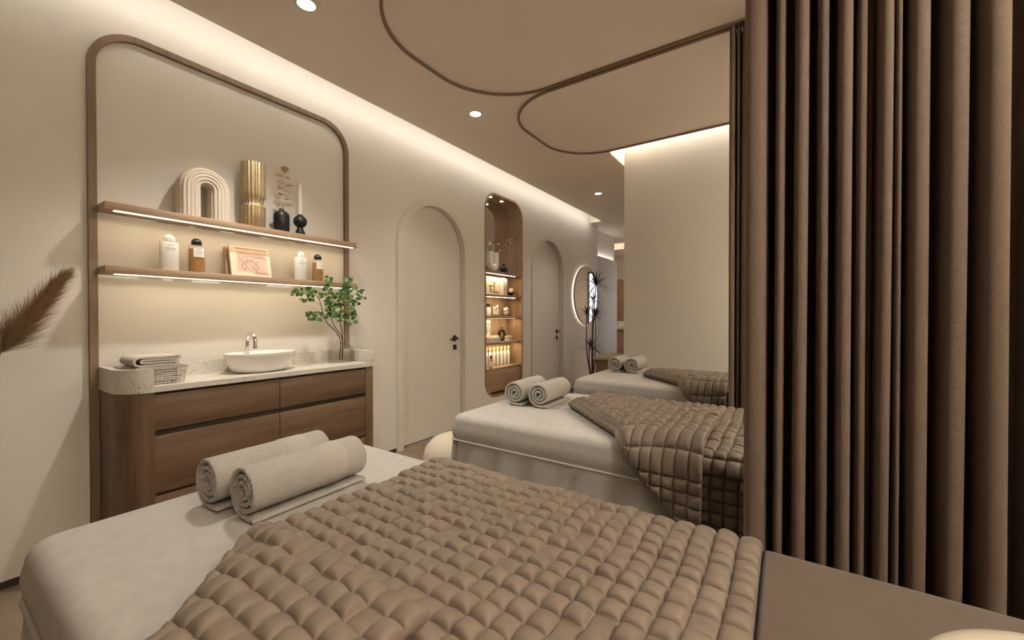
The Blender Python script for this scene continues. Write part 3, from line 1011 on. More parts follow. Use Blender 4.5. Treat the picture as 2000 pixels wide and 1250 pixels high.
def make_bed(yn, label):
    t = thing('massage_bed', label, 'massage bed', ((BX0 + BX1) / 2, yn + BW / 2, 0), 'skirted massage beds')
    x0, x1, y0, y1 = BX0, BX1, yn, yn + BW
    g = G()
    rings = []
    for k in range(5):
        z = .600 + (.672 - .600) * k / 4
        b = .006 * math.sin(PI * k / 4)
        rings.append([(x, y, z) for x, y in rrect(x0 - b, x1 + b, y0 - b, y1 + b, .045, 10)])
    R_ = .036
    for k in range(1, 9):
        a = PI / 2 * k / 8
        i_ = R_ * (1 - math.cos(a))
        rings.append([(x, y, .672 + R_ * math.sin(a)) for x, y in rrect(x0 + i_, x1 - i_, y0 + i_, y1 - i_, max(.012, .045 - i_ * .6), 10)])
    g.loft(rings, True, True, True)
    g.build('cover', M['sheet'], t, angle=60)
    g = G()
    P = rrect(x0 - .003, x1 + .003, y0 - .003, y1 + .003, .047, 10)
    P = P + [P[0]]
    g.tube([(x, y, .598) for x, y in P], .0048, 8); g.build('piping', M['skirt'], t, angle=60)
    # skirt: hanging cloth with soft folds and a notch pleat near every corner
    g = G()
    loop = []
    base = rrect(x0 - .002, x1 + .002, y0 - .002, y1 + .002, .045, 8)
    L = 0
    pts = []
    for i, p in enumerate(base):
        q = base[(i + 1) % len(base)]
        d = math.hypot(q[0] - p[0], q[1] - p[1])
        m_ = max(1, int(d / .010))
        for k in range(m_):
            f_ = k / m_
            pts.append((p[0] + (q[0] - p[0]) * f_, p[1] + (q[1] - p[1]) * f_, L + d * f_))
        L += d
    cx, cy = (x0 + x1) / 2, (y0 + y1) / 2
    rows = []
    for zi in range(9):
        f_ = zi / 8
        z = .596 - .581 * f_
        row = []
        for i, (x, y, s) in enumerate(pts):
            a, b = pts[(i + 1) % len(pts)], pts[i - 1]
            tx, ty = a[0] - b[0], a[1] - b[1]
            l_ = math.hypot(tx, ty) or 1
            nx, ny = ty / l_, -tx / l_
            w_ = (.024 * math.sin(s * 2 * PI / .175 + .8 * math.sin(s * 5.1)) + .004 * math.sin(s * 2 * PI / .071)) * (f_ ** .7) + .002
            near_c = min(abs(y - y0) + abs(x - (x0 + .035)), abs(y - y1) + abs(x - (x0 + .035)))
            if near_c < .014:
                w_ -= .016 * (1 - near_c / .014)
            row.append((x + nx * w_, y + ny * w_, z))
        rows.append(row)
    g.loft(rows, True, False, False); g.build('skirt', M['skirt'], t, angle=70)
    return t
make_bed(BED_Y[0], 'white skirted massage bed closest to the camera, with the plain tan throw over its foot')
make_bed(BED_Y[1], 'white skirted massage bed in the middle, just behind the big curtain')
make_bed(BED_Y[2], 'white skirted massage bed at the back against the plain partition wall')

def cloth_mesh(name, x0, x1, yn, yf, drop_n, drop_f, cfold, base_h, puff, seed, rfold=.021, cell=.0375, res=10, mat=None, th=.004):
    """a cover laid over the bed; its near head-end corner may be folded back over itself along a 45 degree line"""
    rs = np.random.RandomState(seed)
    ncx = max(1, int(round((x1 - x0) / cell)))
    ya, yb_ = yn - drop_n, yf + drop_f
    ncy = max(1, int(round((yb_ - ya) / cell)))
    nx, ny = ncx * res, ncy * res
    dense = lambda t: t - (.115 if puff else 0) * np.sin(2 * PI * t)
    u = dense(np.linspace(0, ncx, nx + 1))[:, None] * np.ones((1, ny + 1))
    v = np.ones((nx + 1, 1)) * dense(np.linspace(0, ncy, ny + 1))[None, :]
    cu, cv = np.clip(np.floor(u + 1e-9).astype(int), 0, ncx - 1), np.clip(np.floor(v + 1e-9).astype(int), 0, ncy - 1)
    fu, fv = np.clip(u - cu, 0, 1), np.clip(v - cv, 0, 1)
    amp = rs.uniform(.8, 1.15, (ncx, ncy)); amp[rs.rand(ncx, ncy) < .08] *= .45
    tu, tv = rs.uniform(-.16, .16, (ncx, ncy)) - .06, rs.uniform(-.16, .16, (ncx, ncy)) - .08
    a, b = 2 * fu - 1, 2 * fv - 1
    prof = np.sqrt(np.clip((1 - np.abs(a) ** 4.5) * (1 - np.abs(b) ** 4.5), 0, 1)) * (1 - .15 * (a * a + b * b)) * (1 + tu[cu, cv] * a + tv[cu, cv] * b) * amp[cu, cv]
    seam = np.minimum(np.minimum(fu, 1 - fu), np.minimum(fv, 1 - fv))
    off = th * (.55 if puff else 1) + puff * prof
    if cfold is not None:
        qq = (cfold - ((x0 + (x1 - x0) * u / ncx) + (ya + (yb_ - ya) * v / ncy))) * math.sqrt(.5)
        off = th * .55 + (off - th * .55) * np.where((qq > -.004) & (qq < PI * rfold), .3, 1.0)
    # rough edges of the grid: seams wander a little
    def wob(k, sc):
        ph = rs.uniform(0, 6.28, 4)
        return sc * (np.sin(u * .55 * k + ph[0] + 1.3 * np.sin(v * .23 * k + ph[1])) + np.sin(v * .61 * k + ph[2] + 1.1 * np.sin(u * .27 * k + ph[3])))
    X = x0 + (x1 - x0) * u / ncx + wob(1, .0028) * np.clip(np.minimum(u, ncx - u) / 1.5, 0, 1) * (1 if puff else 0)
    Y = ya + (yb_ - ya) * v / ncy + wob(1, .0028) * np.clip(np.minimum(v, ncy - v) / 1.5, 0, 1) * (1 if puff else 0)
    lift = np.abs(wob(.55, .0022)) * (1 if puff else .25)
    def place(o):
        H = base_h + lift + o
        PX, PY, PH = X.copy(), Y.copy(), H.copy()
        if cfold is not None:
            s2 = math.sqrt(.5)
            q = (cfold - (X + Y)) * s2
            lx, ly = X + q * s2, Y + q * s2            # foot of the point on the fold line (n = (-s2, -s2))
            ph = np.clip(q / rfold, 0, PI)
            along = (rfold + o) * np.sin(ph)
            m1 = q > 0
            flat = np.clip(q - PI * rfold, 0, None)
            d = along - flat
            PX = np.where(m1, lx - d * s2, PX); PY = np.where(m1, ly - d * s2, PY)
            PH = np.where(m1, base_h + lift + rfold * (1 - np.cos(ph)) + o * np.cos(ph) + .012 * (flat > 0) * np.clip(flat / .05, 0, 1), PH)
        R_ = .040
        PH = np.maximum(PH, .0022)
        out = np.stack([PX, PY, BH + PH], -1)
        for edge, sg in ((yn, -1), (yf, 1)):
            cy = edge - sg * R_
            s = (PY - cy) * sg
            m1 = s > 0
            ph = np.clip(s / R_, 0, PI / 2)
            ex = np.clip(s - R_ * PI / 2, 0, None)
            RR = R_ + PH
            flare = .02 * np.clip(ex / .3, 0, 1)
            out[..., 1] = np.where(m1, cy + sg * (RR * np.sin(ph) + flare), out[..., 1])
            out[..., 2] = np.where(m1, BH - R_ + RR * np.cos(ph) - ex, out[..., 2])
        return out
    T, B = place(off), place(-off)
    e = np.zeros_like(off, bool); e[0] = e[-1] = True; e[:, 0] = e[:, -1] = True
    mid = (T + B) / 2
    T = np.where(e[..., None], mid, T)
    nvx, nvy = nx + 1, ny + 1
    idx = np.arange(nvx * nvy).reshape(nvx, nvy)
    q = np.stack([idx[:-1, :-1], idx[1:, :-1], idx[1:, 1:], idx[:-1, 1:]], -1).reshape(-1, 4)
    ib = idx.copy() + nvx * nvy
    ib[e] = idx[e]
    qb = np.stack([ib[:-1, :-1], ib[:-1, 1:], ib[1:, 1:], ib[1:, :-1]], -1).reshape(-1, 4)
    verts = np.concatenate([T.reshape(-1, 3), B.reshape(-1, 3)])
    faces = np.concatenate([q, qb])
    used = np.zeros(len(verts), bool); used[faces.ravel()] = True
    remap = np.cumsum(used) - 1
    verts, faces = verts[used], remap[faces]
    org = np.array([(x0 + x1) / 2, (yn + yf) / 2, BH])
    me = bpy.data.meshes.new(name)
    me.from_pydata((verts - org).tolist(), [], faces.tolist())
    me.update()
    me.materials.append(mat)
    me.shade_smooth()
    o = bpy.data.objects.new(name, me); COL.objects.link(o); o.location = org
    return o

QD = (.25, .28, .26)
CF = (-.445, .945, 2.17)
for i, yn in enumerate(BED_Y):
    o = cloth_mesh('quilted_throw', -.868, -.036, yn, yn + BW, QD[i], .05, CF[i], .007, .0150, 11 + i, mat=M['quilt'])
    tag(o, 'taupe quilted throw with a folded-back corner on the %s massage bed' % NAMES[i], 'throw', 'quilted bed throws')
o = cloth_mesh('plain_throw', -.034, BX1 - .02, BED_Y[0], BED_Y[0] + BW, .2, .12, None, .006, 0.0, 3, mat=M['runner'], th=.0022, res=5)
tag(o, 'plain tan suede-like throw over the foot of the nearest massage bed', 'throw')

# rolled towels
def make_towel(c, rot, label, pitch=.0140, tt=.0098, R0=.0545, turns=3.5, length=.285):
    t = thing('rolled_towel', label, 'towel', c, 'rolled towels on the massage beds')
    t.rotation_euler = (0, 0, rot)
    path = []
    for k in range(7):                                   # loose tail lying on the sheet, pointing to the foot of the bed
        f_ = 1 - k / 7
        path.append((.006 + .036 * f_, -R0 - .0008 + .006 * max(0, f_ - .35)))
    n = int(turns * 30)
    for k in range(n + 1):
        th_ = k / 30 * 2 * PI
        r = R0 - pitch * th_ / (2 * PI) * min(1, .35 + th_ / 6)
        if r < .004:
            break
        path.append((-r * math.sin(th_), -r * math.cos(th_)))
    P = [Vector((a, 0, b)) for a, b in path]
    def loops(k):
        lf, rt = [], []
        for i, p in enumerate(P):
            d = (P[min(i + 1, len(P) - 1)] - P[max(i - 1, 0)]).normalized()
            nr = Vector((-d.z, 0, d.x)) * (tt / 2 * k)
            lf.append(p + nr); rt.append(p - nr)
        return lf, rt
    zc = R0 + tt / 2 + .0015
    r_ = random.Random(int(c[1] * 997))
    st = [(0, .45), (.0015, .8), (.005, 1.0)] + [(length * k / 20, 1.0) for k in range(1, 20)] + [(length - .005, 1.0), (length - .0015, .8), (length, .45)]
    rings = []
    for y, k in st:
        lf, rt = loops(k)
        rings.append([(q.x + r_.uniform(-1, 1) * .0003, y, q.z + zc + r_.uniform(-1, 1) * .0003) for q in lf + rt[::-1]])
    g = G()
    g.loft(rings, True, False, False)
    for ring in (rings[0], rings[-1]):
        m2 = len(P); N2 = len(ring)
        for i in range(m2 - 1):
            g.add([ring[i], ring[i + 1], ring[N2 - 2 - i], ring[N2 - 1 - i]], [(0, 1, 2, 3)])
    bmesh.ops.remove_doubles(g.bm, verts=g.bm.verts[:], dist=1e-6)
    bmesh.ops.recalc_face_normals(g.bm, faces=g.bm.faces[:])
    me = bpy.data.meshes.new('towel_roll'); g.bm.to_mesh(me); g.bm.free()
    link_mesh('towel_roll', me, M['towel'], t, None, 70)
    # flat woven band near the far end
    lf, rt = loops(1.0)
    cen = Vector((0, 0, 0))
    i0, i1 = 9, 7 + 30
    outer = [(lf[i] if (lf[i] - cen).length > (rt[i] - cen).length else rt[i]) for i in range(i0, i1)]
    g = G()
    rows = []
    for y, lift in ((.592, .0), (.60, .0012), (.79, .0012), (.798, .0)):
        rows.append([tuple(Vector((q.x, y * length, q.z + zc)) + Vector((q.x, 0, q.z)).normalized() * (lift + .0002)) for q in outer])
    g.loft(rows, False)
    me = bpy.data.meshes.new('woven_band'); bmesh.ops.recalc_face_normals(g.bm, faces=g.bm.faces[:]); g.bm.to_mesh(me); g.bm.free()
    link_mesh('woven_band', me, M['towel_band'], t, None, 70)
    return t
TB = BH + .0006
ta = make_towel((-.972, .412, TB), math.radians(1.5), 'grey rolled towel nearest the quilted throw on the nearest massage bed')
tb = make_towel((-1.098, .392, TB), math.radians(2.5), 'grey rolled towel behind the front one on the nearest massage bed')
tb.location = (-1.098, .392, TB)
for i, (y, who) in enumerate(((1.70, 'middle'), (3.135, 'farthest'))):
    make_towel((-.985 - .005 * i, y + .005, TB), math.radians(2), 'grey rolled towel nearer the throw on the %s massage bed' % who, .0155, .0125, .0545, 3.1, .27)
    make_towel((-1.113 - .005 * i, y - .01, TB), math.radians(3), 'grey rolled towel nearer the corridor on the %s massage bed' % who, .0155, .0125, .0545, 3.1, .27)

# cream tray bowl on the foot of the nearest bed
TC = Vector((.292, .600, BH + .0145))
g = G()
g.lathe([(.001, 0), (.140, 0), (.160, .006), (.172, .026), (.1735, .036), (.170, .0395), (.162, .040), (.153, .036), (.146, .022), (.130, .014), (.001, .012)], TC, 72)
tag(g.build('tray_bowl', M['tray'], None, TC, 60), 'round shallow cream bowl on the tan throw in the bottom right corner', 'bowl')

# ---------------------------------------------------------------- curtains
def curtain(name, label, pleats, yb, depth, z0=.02, z1=2.686, seed=1):
    r_ = random.Random(seed)
    prof = []
    for i, (a, b, f_) in enumerate(pleats):
        m_, hw = (a + b) / 2, (b - a) / 2
        n = 16
        for k in range(n + 1):
            t_ = PI * k / n
            c_ = math.cos(t_)
            x = m_ - hw * math.copysign(abs(c_) ** .75, c_)
            y = yb - depth * f_ * (math.sin(t_) ** .35 if 0 < k < n else 0)
            prof.append((x, y, i))
        if i + 1 < len(pleats):
            c, e = b, pleats[i + 1][0]
            if e - c > .004:
                prof.append(((c + e) / 2, yb + .008, i))
    g = G()
    rows = []
    nz = 14
    ph = [r_.uniform(0, 6.28) for _ in range(len(pleats) + 1)]
    for k in range(nz + 1):
        f_ = k / nz
        z = z0 + (z1 - z0) * f_
        low = 1 - f_
        rows.append([(x + .0035 * low * math.sin(ph[i] + f_ * 2.2), y + .006 * low * math.sin(ph[i] * 1.7 + f_ * 1.6), z) for x, y, i in prof])
    g.loft(rows, False)
    o = g.build(name, M['curtain'], None, ((pleats[0][0] + pleats[-1][1]) / 2, yb - depth / 2, z1), 75)
    s = o.modifiers.new('cloth_thickness', 'SOLIDIFY'); s.thickness = .003; s.offset = 0
    return tag(o, label, 'curtain', 'brown cubicle curtains')
PL = [(-.092, -.043, 1.0), (-.025, -.006, .92), (.013, .040, 1.0), (.057, .077, .9), (.094, .120, 1.0), (.128, .145, .85), (.147, .160, .55), (.162, .186, .98), (.188, .198, .9), (.209, .241, 1.0), (.262, .297, 1.0), (.314, .352, 1.05),
      (.392, .43, 1.0), (.45, .49, .9), (.51, .56, 1.0), (.58, .63, .95), (.65, .70, 1.0)]
curtain('curtain', 'big dark brown pleated curtain filling the right side, in front of the middle bed', PL, 1.275, .115)
PL2 = [(-.262, -.236, 1.0), (-.228, -.212, .8), (-.203, -.15, 1.0), (-.12, -.08, .9), (-.05, 0, 1.0), (.03, .08, 1.0), (.11, .16, .9), (.19, .25, 1.0)]
curtain('curtain', 'narrow strip of a second brown curtain just left of the big curtain', PL2, 2.555, .085, seed=4)

# ---------------------------------------------------------------- stool between vanity side and middle bed
SC_ = Vector((-1.63, 1.93, 0))
g = G()
g.lathe([(.001, .012), (.20, .012), (.222, .03), (.245, .10), (.258, .20), (.256, .29), (.240, .355), (.205, .398), (.15, .418), (.08, .426), (.001, .428)], SC_, 56)
tag(g.build('pouf', M['stool'], None, SC_, 70), 'round cream upholstered pouf between the vanity and the middle bed', 'stool')

# ---------------------------------------------------------------- pampas plume at the left edge
PV = Vector((-2.34, .055, 0))
g = G(); g.lathe([(.001, 0), (.085, 0), (.11, .10), (.115, .24), (.09, .40), (.05, .50), (.045, .56), (.055, .60), (.050, .60), (.04, .55), (.001, .30)], PV, 40)
tag(g.build('floor_vase', M['plaster'], None, PV, 50), 'cream floor vase by the left wall holding the brown pampas plume', 'vase')
t = thing('pampas_grass', 'brown feathery pampas plume leaning in at the left edge of the view', 'dried plant', PV + Vector((0, 0, .31)))
PXX = -2.30
axis = smooth_path([px(2, 688, 0, PXX), px(30, 650, 0, PXX), px(75, 600, 0, PXX), px(112, 555, 0, PXX), px(142, 523, 0, PXX)], 10)
g = G(); g.tube(smooth_path([PV + Vector((0, 0, .31)), PV + Vector((.005, .03, .62)), px(-30, 755, 0, PXX), axis[0], axis[8], axis[20], axis[-1]], 6), .0022, 6); g.build('stalk', M['dry_leaf'], t)
g = G()
rp = random.Random(9)
for _ in range(3000):
    f_ = rp.random() ** .85
    i = f_ * (len(axis) - 2) * .85
    a = axis[int(i)].lerp(axis[int(i) + 1], i % 1)
    d = (axis[min(int(i) + 2, len(axis) - 1)] - axis[max(int(i) - 1, 0)]).normalized()
    s = d.cross(Vector((1, 0, 0))).normalized()
    an = rp.uniform(0, 2 * PI)
    out = Vector((1, 0, 0)) * math.cos(an) + s * math.sin(an)
    ln = (.055 + .085 * (1 - f_)) * rp.uniform(.5, 1.2)
    sp_ = rp.uniform(.15, 2.1) * (1 - .6 * f_)
    a = a + out * rp.uniform(0, .010) * (1 - f_)
    b = a + (d + out * sp_).normalized() * ln * .5
    c = a + (d + out * sp_ * .85).normalized() * ln + Vector((0, 0, .004 * rp.uniform(-1, 1)))
    wv = d.cross(out).normalized() * rp.uniform(.0005, .0010)
    g.add([tuple(a - wv), tuple(a + wv), tuple(b + wv), tuple(b - wv), tuple(c)], [(0, 1, 2, 3), (3, 2, 4)])
g.build('plume', M['pampas'], t, smooth=False)

# ---------------------------------------------------------------- display niche in the wall
NY, ND = (NI[0] + NI[1]) / 2, .20
t = thing('display_niche', 'tall round-cornered oak display niche built into the wall between the doors', 'display cabinet', (WX - .1, NY, NI[2]))
plate('oak_lining', rrect(NI[0] - .004, NI[1] + .004, NI[2] - .004, NI[3] + .004, .204, 10), [rrect(NI[0] + .018, NI[1] - .018, NI[2] + .018, NI[3] - .018, .182, 10)],
      lambda u, v, w_: (WX + .006 - w_, u, v), ND + .006, M['wood_z'], t)
IN = (NI[0] + .018, NI[1] - .018)
plate('oak_back', rrect(NI[0], NI[1], NI[2], 1.65, .2, 8), [], lambda u, v, w_: (WX - ND - .004 - w_, u, v), .012, M['wood_z'], t)
plate('mirror_back', rrect(NI[0], NI[1], 1.645, NI[3], .2, 8), [], lambda u, v, w_: (WX - ND - .001 - w_, u, v), .003, M['mirror'], t)
SHZ = ((1.660, .030), (1.393, .026), (1.147, .026), (.846, .024), (.556, .020))
for k, (z, th) in enumerate(SHZ):
    g = G(); g.box(WX - ND, WX - .010, IN[0], IN[1], z - th, z, .002); sh = g.build('niche_shelf', M['wood_y'], t)
    if k < 4:
        y1 = 4.205 if k < 2 else 4.28
        tk = .005 if k < 2 else .0012
        xx = WX - .016 if k < 2 else WX - .07
        g = G(); g.box(xx - .012, xx, IN[0] + .012, y1, z - th - tk, z - th - .0002); g.build('led_strip', M['led_small'], sh)
        strip_y('niche_shelf_light', xx - .006, IN[0] + .02, y1, z - th - tk - .001, (-.2, .0, -1), .01, .8, (1, .78, .48))
g = G(); g.box(WX - ND, WX - .008, IN[0] + .008, IN[1] - .008, .288, .532, .003); dr = g.build('drawer', M['wood_y'], t)
g = G(); g.lathe([(.007, 0), (.006, .012), (.014, .018), (.016, .026), (.011, .032), (.001, .033)], n=24)
g.bm.transform(Matrix.Rotation(PI / 2, 4, 'Y')); bmesh.ops.translate(g.bm, verts=g.bm.verts[:], vec=(WX - .0085, 4.03, .425)); g.build('knob', M['gold'], dr)
for y in (3.80, 4.02):
    g = G(); g.lathe([(.020, -.003), (.020, 0)], (WX - .09, y, NI[3] - .0185), 24); dn = g.build('niche_downlight', M['lamp'], t)
    l = bpy.data.lights.new('niche_beam', 'SPOT'); l.energy, l.color, l.spot_size, l.spot_blend, l.shadow_soft_size = 3.5, WARM, math.radians(80), .8, .02
    o = bpy.data.objects.new('niche_beam', l); COL.objects.link(o); o.parent = t; o.location = Vector((WX - .09, y, NI[3] - .045)) - world_of(t)

NXC = WX - .10
Z = [z + .0008 for z, _ in SHZ]
# first shelf
g = G()
uy, ur = 3.855, .062
P = [(NXC, uy - ur, Z[0] + .228), (NXC, uy - ur, Z[0] + .108)] + [(NXC, uy - ur * math.cos(PI * k / 14), Z[0] + .104 - ur * math.sin(PI * k / 14)) for k in range(15)] + [(NXC, uy + ur, Z[0] + .108), (NXC, uy + ur, Z[0] + .228)]
g.tube(P, .0405, 20)
tag(g.build('u_vase', M['ceramic'], None, (NXC, uy, Z[0]), 60), 'white U-shaped vase on the top shelf of the wall niche', 'vase')
c = Vector((NXC + .03, 4.035, Z[0]))
g = G(); g.lathe([(.001, 0), (.022, 0), (.034, .012), (.0425, .036), (.038, .058), (.024, .074), (.013, .080), (.012, .095), (.017, .101), (.012, .101), (.001, .085)], c, 32)
tag(g.build('round_vase', M['black'], None, c, 50), 'small round black vase beside the white U-shaped vase', 'vase')
t = thing('gold_twig', 'twig with small golden leaves rising from the white U-shaped vase', 'dried plant', (NXC, uy + ur, Z[0] + .20))
g = G()
def nzp(x, y, X=NXC + .03):
    return px(930 + x / 5.95, 370 + y / 5.95, 0, X)
P = smooth_path([(NXC, uy + ur, Z[0] + .20), nzp(262, 700), nzp(330, 640), nzp(400, 600), nzp(480, 590)], 6)
g.tube(P, .002, 6)
g.tube(smooth_path([(NXC, uy - ur, Z[0] + .20), nzp(150, 690), nzp(140, 620), nzp(160, 570)], 6), .002, 6)
g.build('twig_stem', M['stem'], t)
g = G()
for x, y, k in ((262, 640, 3), (275, 705, 4), (335, 640, 4), (355, 600, 5), (385, 585, 4), (405, 615, 4), (430, 570, 6), (470, 595, 4), (140, 600, 6), (155, 640, 7), (160, 585, 6), (135, 670, 6)):
    for _ in range(k):
        leaf(g, nzp(x + rp.uniform(-14, 14), y + rp.uniform(-16, 16), NXC + rp.uniform(.0, .06)), rp.uniform(.018, .034), (1, rp.uniform(-1, .4), rp.uniform(-.4, .8)), (rp.uniform(-1, 1), rp.uniform(-1, 1), rp.uniform(-1, 1)), .3, .7)
g.build('twig_leaves', M['gold'], t, angle=80)

# second shelf
t = thing('picture_card', 'cream picture card with a dark tap drawing on the niche second shelf', 'picture', (NXC + .03, 3.86, Z[1]))
g = G(); g.box(NXC + .022, NXC + .030, 3.64, 3.985, Z[1], Z[1] + .205); g.build('card', M['paper'], t, smooth=False)
xf = NXC + .0308
g = G()
def card_box(a, b, c_, d):
    g.box(xf - .0004, xf + .0006, a, b, Z[1] + c_, Z[1] + d)
card_box(3.765, 3.785, .055, .105); card_box(3.74, 3.85, .098, .106); card_box(3.835, 3.853, .048, .135); card_box(3.825, 3.865, .135, .147); card_box(3.755, 3.80, .055, .062)
g.build('tap_drawing', M['ink'], t, smooth=False)
g = G()
card_box(3.80, 3.94, .022, .032); card_box(3.76, 3.90, .036, .042)
g.build('grey_caption', M['wire'], t, smooth=False)
for k, (y, th, h, lab) in enumerate(((4.005, .034, .205, 'white upright book next to the tap picture card in the niche'), (4.046, .040, .195, 'white upright book nearest the black candle bowl in the niche'))):
    tb_ = thing('book', lab, 'book', (NXC, y, Z[1]), 'white books in the niche')
    g = G(); g.box(NXC - .085, NXC + .060, y - th / 2, y + th / 2, Z[1], Z[1] + h, .002); g.build('book_cover', M['card_white'], tb_)
    g = G(); g.box(NXC + .0602, NXC + .0608, y - th * .18, y + th * .18, Z[1] + .05, Z[1] + h - .03); g.build('spine_title', M['wire'], tb_, smooth=False)
c = Vector((NXC + .02, 4.205, Z[1]))
g = G(); g.lathe([(.001, 0), (.014, 0), (.018, .006), (.054, .040), (.056, .043), (.050, .043), (.016, .014), (.001, .012)], c, 36)
tag(g.build('candle_bowl', M['black'], None, c, 50), 'black footed bowl holding a stubby candle in the niche', 'bowl')
g = G(); g.lathe([(.001, 0), (.0235, 0), (.025, .003), (.025, .078), (.022, .081), (.001, .080)], c + Vector((0, 0, .0128)), 28)
tag(g.build('pillar_candle', M['candle'], None, c + Vector((0, 0, .0128)), 50), 'stubby cream candle standing in the black niche bowl', 'candle')

# third shelf: lidded jars of cotton, pump bottles
def jar(x, y, h, r, label):
    c = Vector((x, y, Z[2]))
    t = thing('glass_jar', label, 'jar', c, 'lidded glass jars in the niche')
    g = G(); g.lathe([(.001, 0), (r * .96, 0), (r, .004), (r, h), (r - .003, h), (r - .003, .006), (.001, .006)], c, 36, cap0=False, cap1=False); g.build('jar_body', M['glass'], t, angle=50)
    g = G()
    rj = random.Random(int(y * 100))
    for k in range(16):
        an = rj.uniform(0, 6.28); q = rj.uniform(0, r - .022)
        g.sphere(c + Vector((q * math.cos(an), q * math.sin(an), .022 + rj.uniform(0, h * .62))), rj.uniform(.012, .017), 10, 6)
    o_ = g.build('cotton_balls', M['cotton'], t, angle=80); o_['kind'] = 'stuff'
    g = G(); g.lathe([(r * .9, 0), (r * 1.04, .002), (r * 1.04, .010), (r * .7, .022), (.010, .027), (.008, .032), (.014, .040), (.010, .048), (.001, .050)], c + Vector((0, 0, h + .0006)), 32); g.build('jar_lid', M['glass'], t, angle=50)
    return t
jar(NXC + .035, 4.055, .105, .042, 'lidded glass jar of cotton balls in front on the niche middle shelf')
jar(NXC - .03, 4.175, .135, .044, 'taller lidded glass jar of cotton balls at the right of the niche')
jar(NXC - .045, 3.955, .14, .040, 'lidded glass jar of cotton at the left behind the amber bottle in the niche')
def simple_bottle(x, y, z, r, h, label, mb, mc, cap_r, cap_h, neck=.012, grp=None, part='bottle_body', lab=None, square=False):
    c = Vector((x, y, z))
    t = thing('bottle', label, 'bottle', c, grp)
    g = G(); g.lathe([(.001, 0), (r * .94, 0), (r, .003), (r, h - .012), (r * .8, h - .003), (neck, h), (neck, h + .008), (.001, h + .008)], c, 28); g.build(part, mb, t, angle=50)
    g = G(); g.lathe([(cap_r, 0), (cap_r, cap_h - .003), (cap_r * .8, cap_h), (.001, cap_h)], c + Vector((0, 0, h + .0082)), 24); g.build('cap', mc, t, angle=50)
    if lab:
        g = G(); g.lathe([(r + .0006, h * .18), (r + .0006, h * .80)], c, 28, cap0=False, cap1=False); g.build('paper_label', lab, t, angle=60)
    return t
simple_bottle(NXC + .045, 3.885, Z[2], .024, .085, 'small amber bottle with cream label on the niche middle shelf', M['amber_liquid'], M['candle'], .013, .035, lab=M['label'])
simple_bottle(NXC - .02, 3.80, Z[2], .030, .10, 'round black-stoppered bottle at the left of the niche middle shelf', M['bottle_white'], M['black'], .022, .034)

# fourth shelf
t = thing('framed_print', 'white print with dark leaf sprays at the left of the niche fourth shelf', 'picture', (NXC - .06, 3.78, Z[3]))
g = G(); g.box(NXC - .078, NXC - .066, 3.62, 3.905, Z[3], Z[3] + .255); g.build('board', M['card_white'], t, smooth=False)
g = G()
for k in range(5):
    y = 3.70 + .045 * k
    g.tube(smooth_path([(NXC - .0655, y, Z[3] + .09), (NXC - .0655, y + .01, Z[3] + .15), (NXC - .0655, y + .035, Z[3] + .22)], 5), .003, 5)
    for j in range(5):
        zz = Z[3] + .11 + .022 * j
        g.tube([(NXC - .0655, y + .005 * j, zz), (NXC - .0655, y + .005 * j + (.022 if j % 2 else -.016), zz + .02)], .004, 5)
g.build('leaf_print', M['ink'], t)
c = Vector((NXC - .01, 4.055, Z[3]))
t = thing('ring_vase', 'black ring-shaped vase on the niche fourth shelf', 'vase', c)
g = G()
ang = math.radians(-38)
dx, dy = math.sin(-ang), math.cos(ang)
P = []
for k in range(37):
    a = 2 * PI * k / 36 - PI / 2
    hw, hz = .034, .058
    P.append((c.x + dx * hw * math.cos(a), c.y + dy * hw * math.cos(a), c.z + .076 + hz * math.sin(a)))
g.tube(P, .0165, 14, cap=False)
g.lathe([(.001, 0), (.020, 0), (.016, .014), (.001, .018)], c, 20)
g.lathe([(.011, 0), (.009, .012), (.012, .020), (.001, .020)], c + Vector((0, 0, .146)), 20)
bmesh.ops.remove_doubles(g.bm, verts=g.bm.verts[:], dist=1e-5)
g.build('vase_body', M['black'], t, angle=60)
for k in range(3):
    g = G(); g.box(NXC + .02, NXC + .085, 4.065, 4.148, Z[3] + k * .0212, Z[3] + .0205 + k * .0212, .006, 3)
    tag(g.build('soap_bar', M['soap'], None, (NXC + .05, 4.106, Z[3] + k * .0212)), 'cream soap bar %s in front of the ring-shaped vase' % ('at the bottom of the stack', 'in the middle of the stack', 'on top of the stack')[k], 'soap', 'stacked soap bars')
g = G(); g.box(NXC - .06, NXC + .01, 3.875, 3.985, Z[3], Z[3] + .072, .012, 4)
tag(g.build('rounded_box', M['soap'], None, (NXC - .02, 3.93, Z[3])), 'cream rounded box left of the black ring-shaped vase', 'box')
for k in range(2):
    g = G(); g.box(NXC + .02, NXC + .09, 3.70, 3.885, Z[3] + k * .0285, Z[3] + .0275 + k * .0285, .002)
    tag(g.build('white_box', M['card_white'], None, (NXC + .05, 3.79, Z[3] + k * .0285)), ('lower' , 'upper')[k] + ' flat white box at the left front of the niche fourth shelf', 'box', 'flat white boxes')

# bottom shelf: row of bottles
ords = ('leftmost', 'second from the left', 'third from the left', 'fourth from the left', 'third from the right', 'second from the right', 'rightmost')
for k in range(7):
    simple_bottle(NXC - .03, 3.768 + .075 * k, Z[4], .0205, .172, 'white amber-capped bottle, %s in the lowest niche row' % ords[k], M['bottle_white'], M['amber_cap'] if 'amber_cap' in M else M['amber_liquid'], .016, .046,
                  .013, 'white bottles on the lowest niche shelf', 'bottle_body', M['label'])
simple_bottle(NXC + .065, 3.735, Z[4], .019, .105, 'small dark red bottle with black cap in front of the white bottle row', M['book_brown'], M['black'], .013, .030, .009, lab=M['label'])

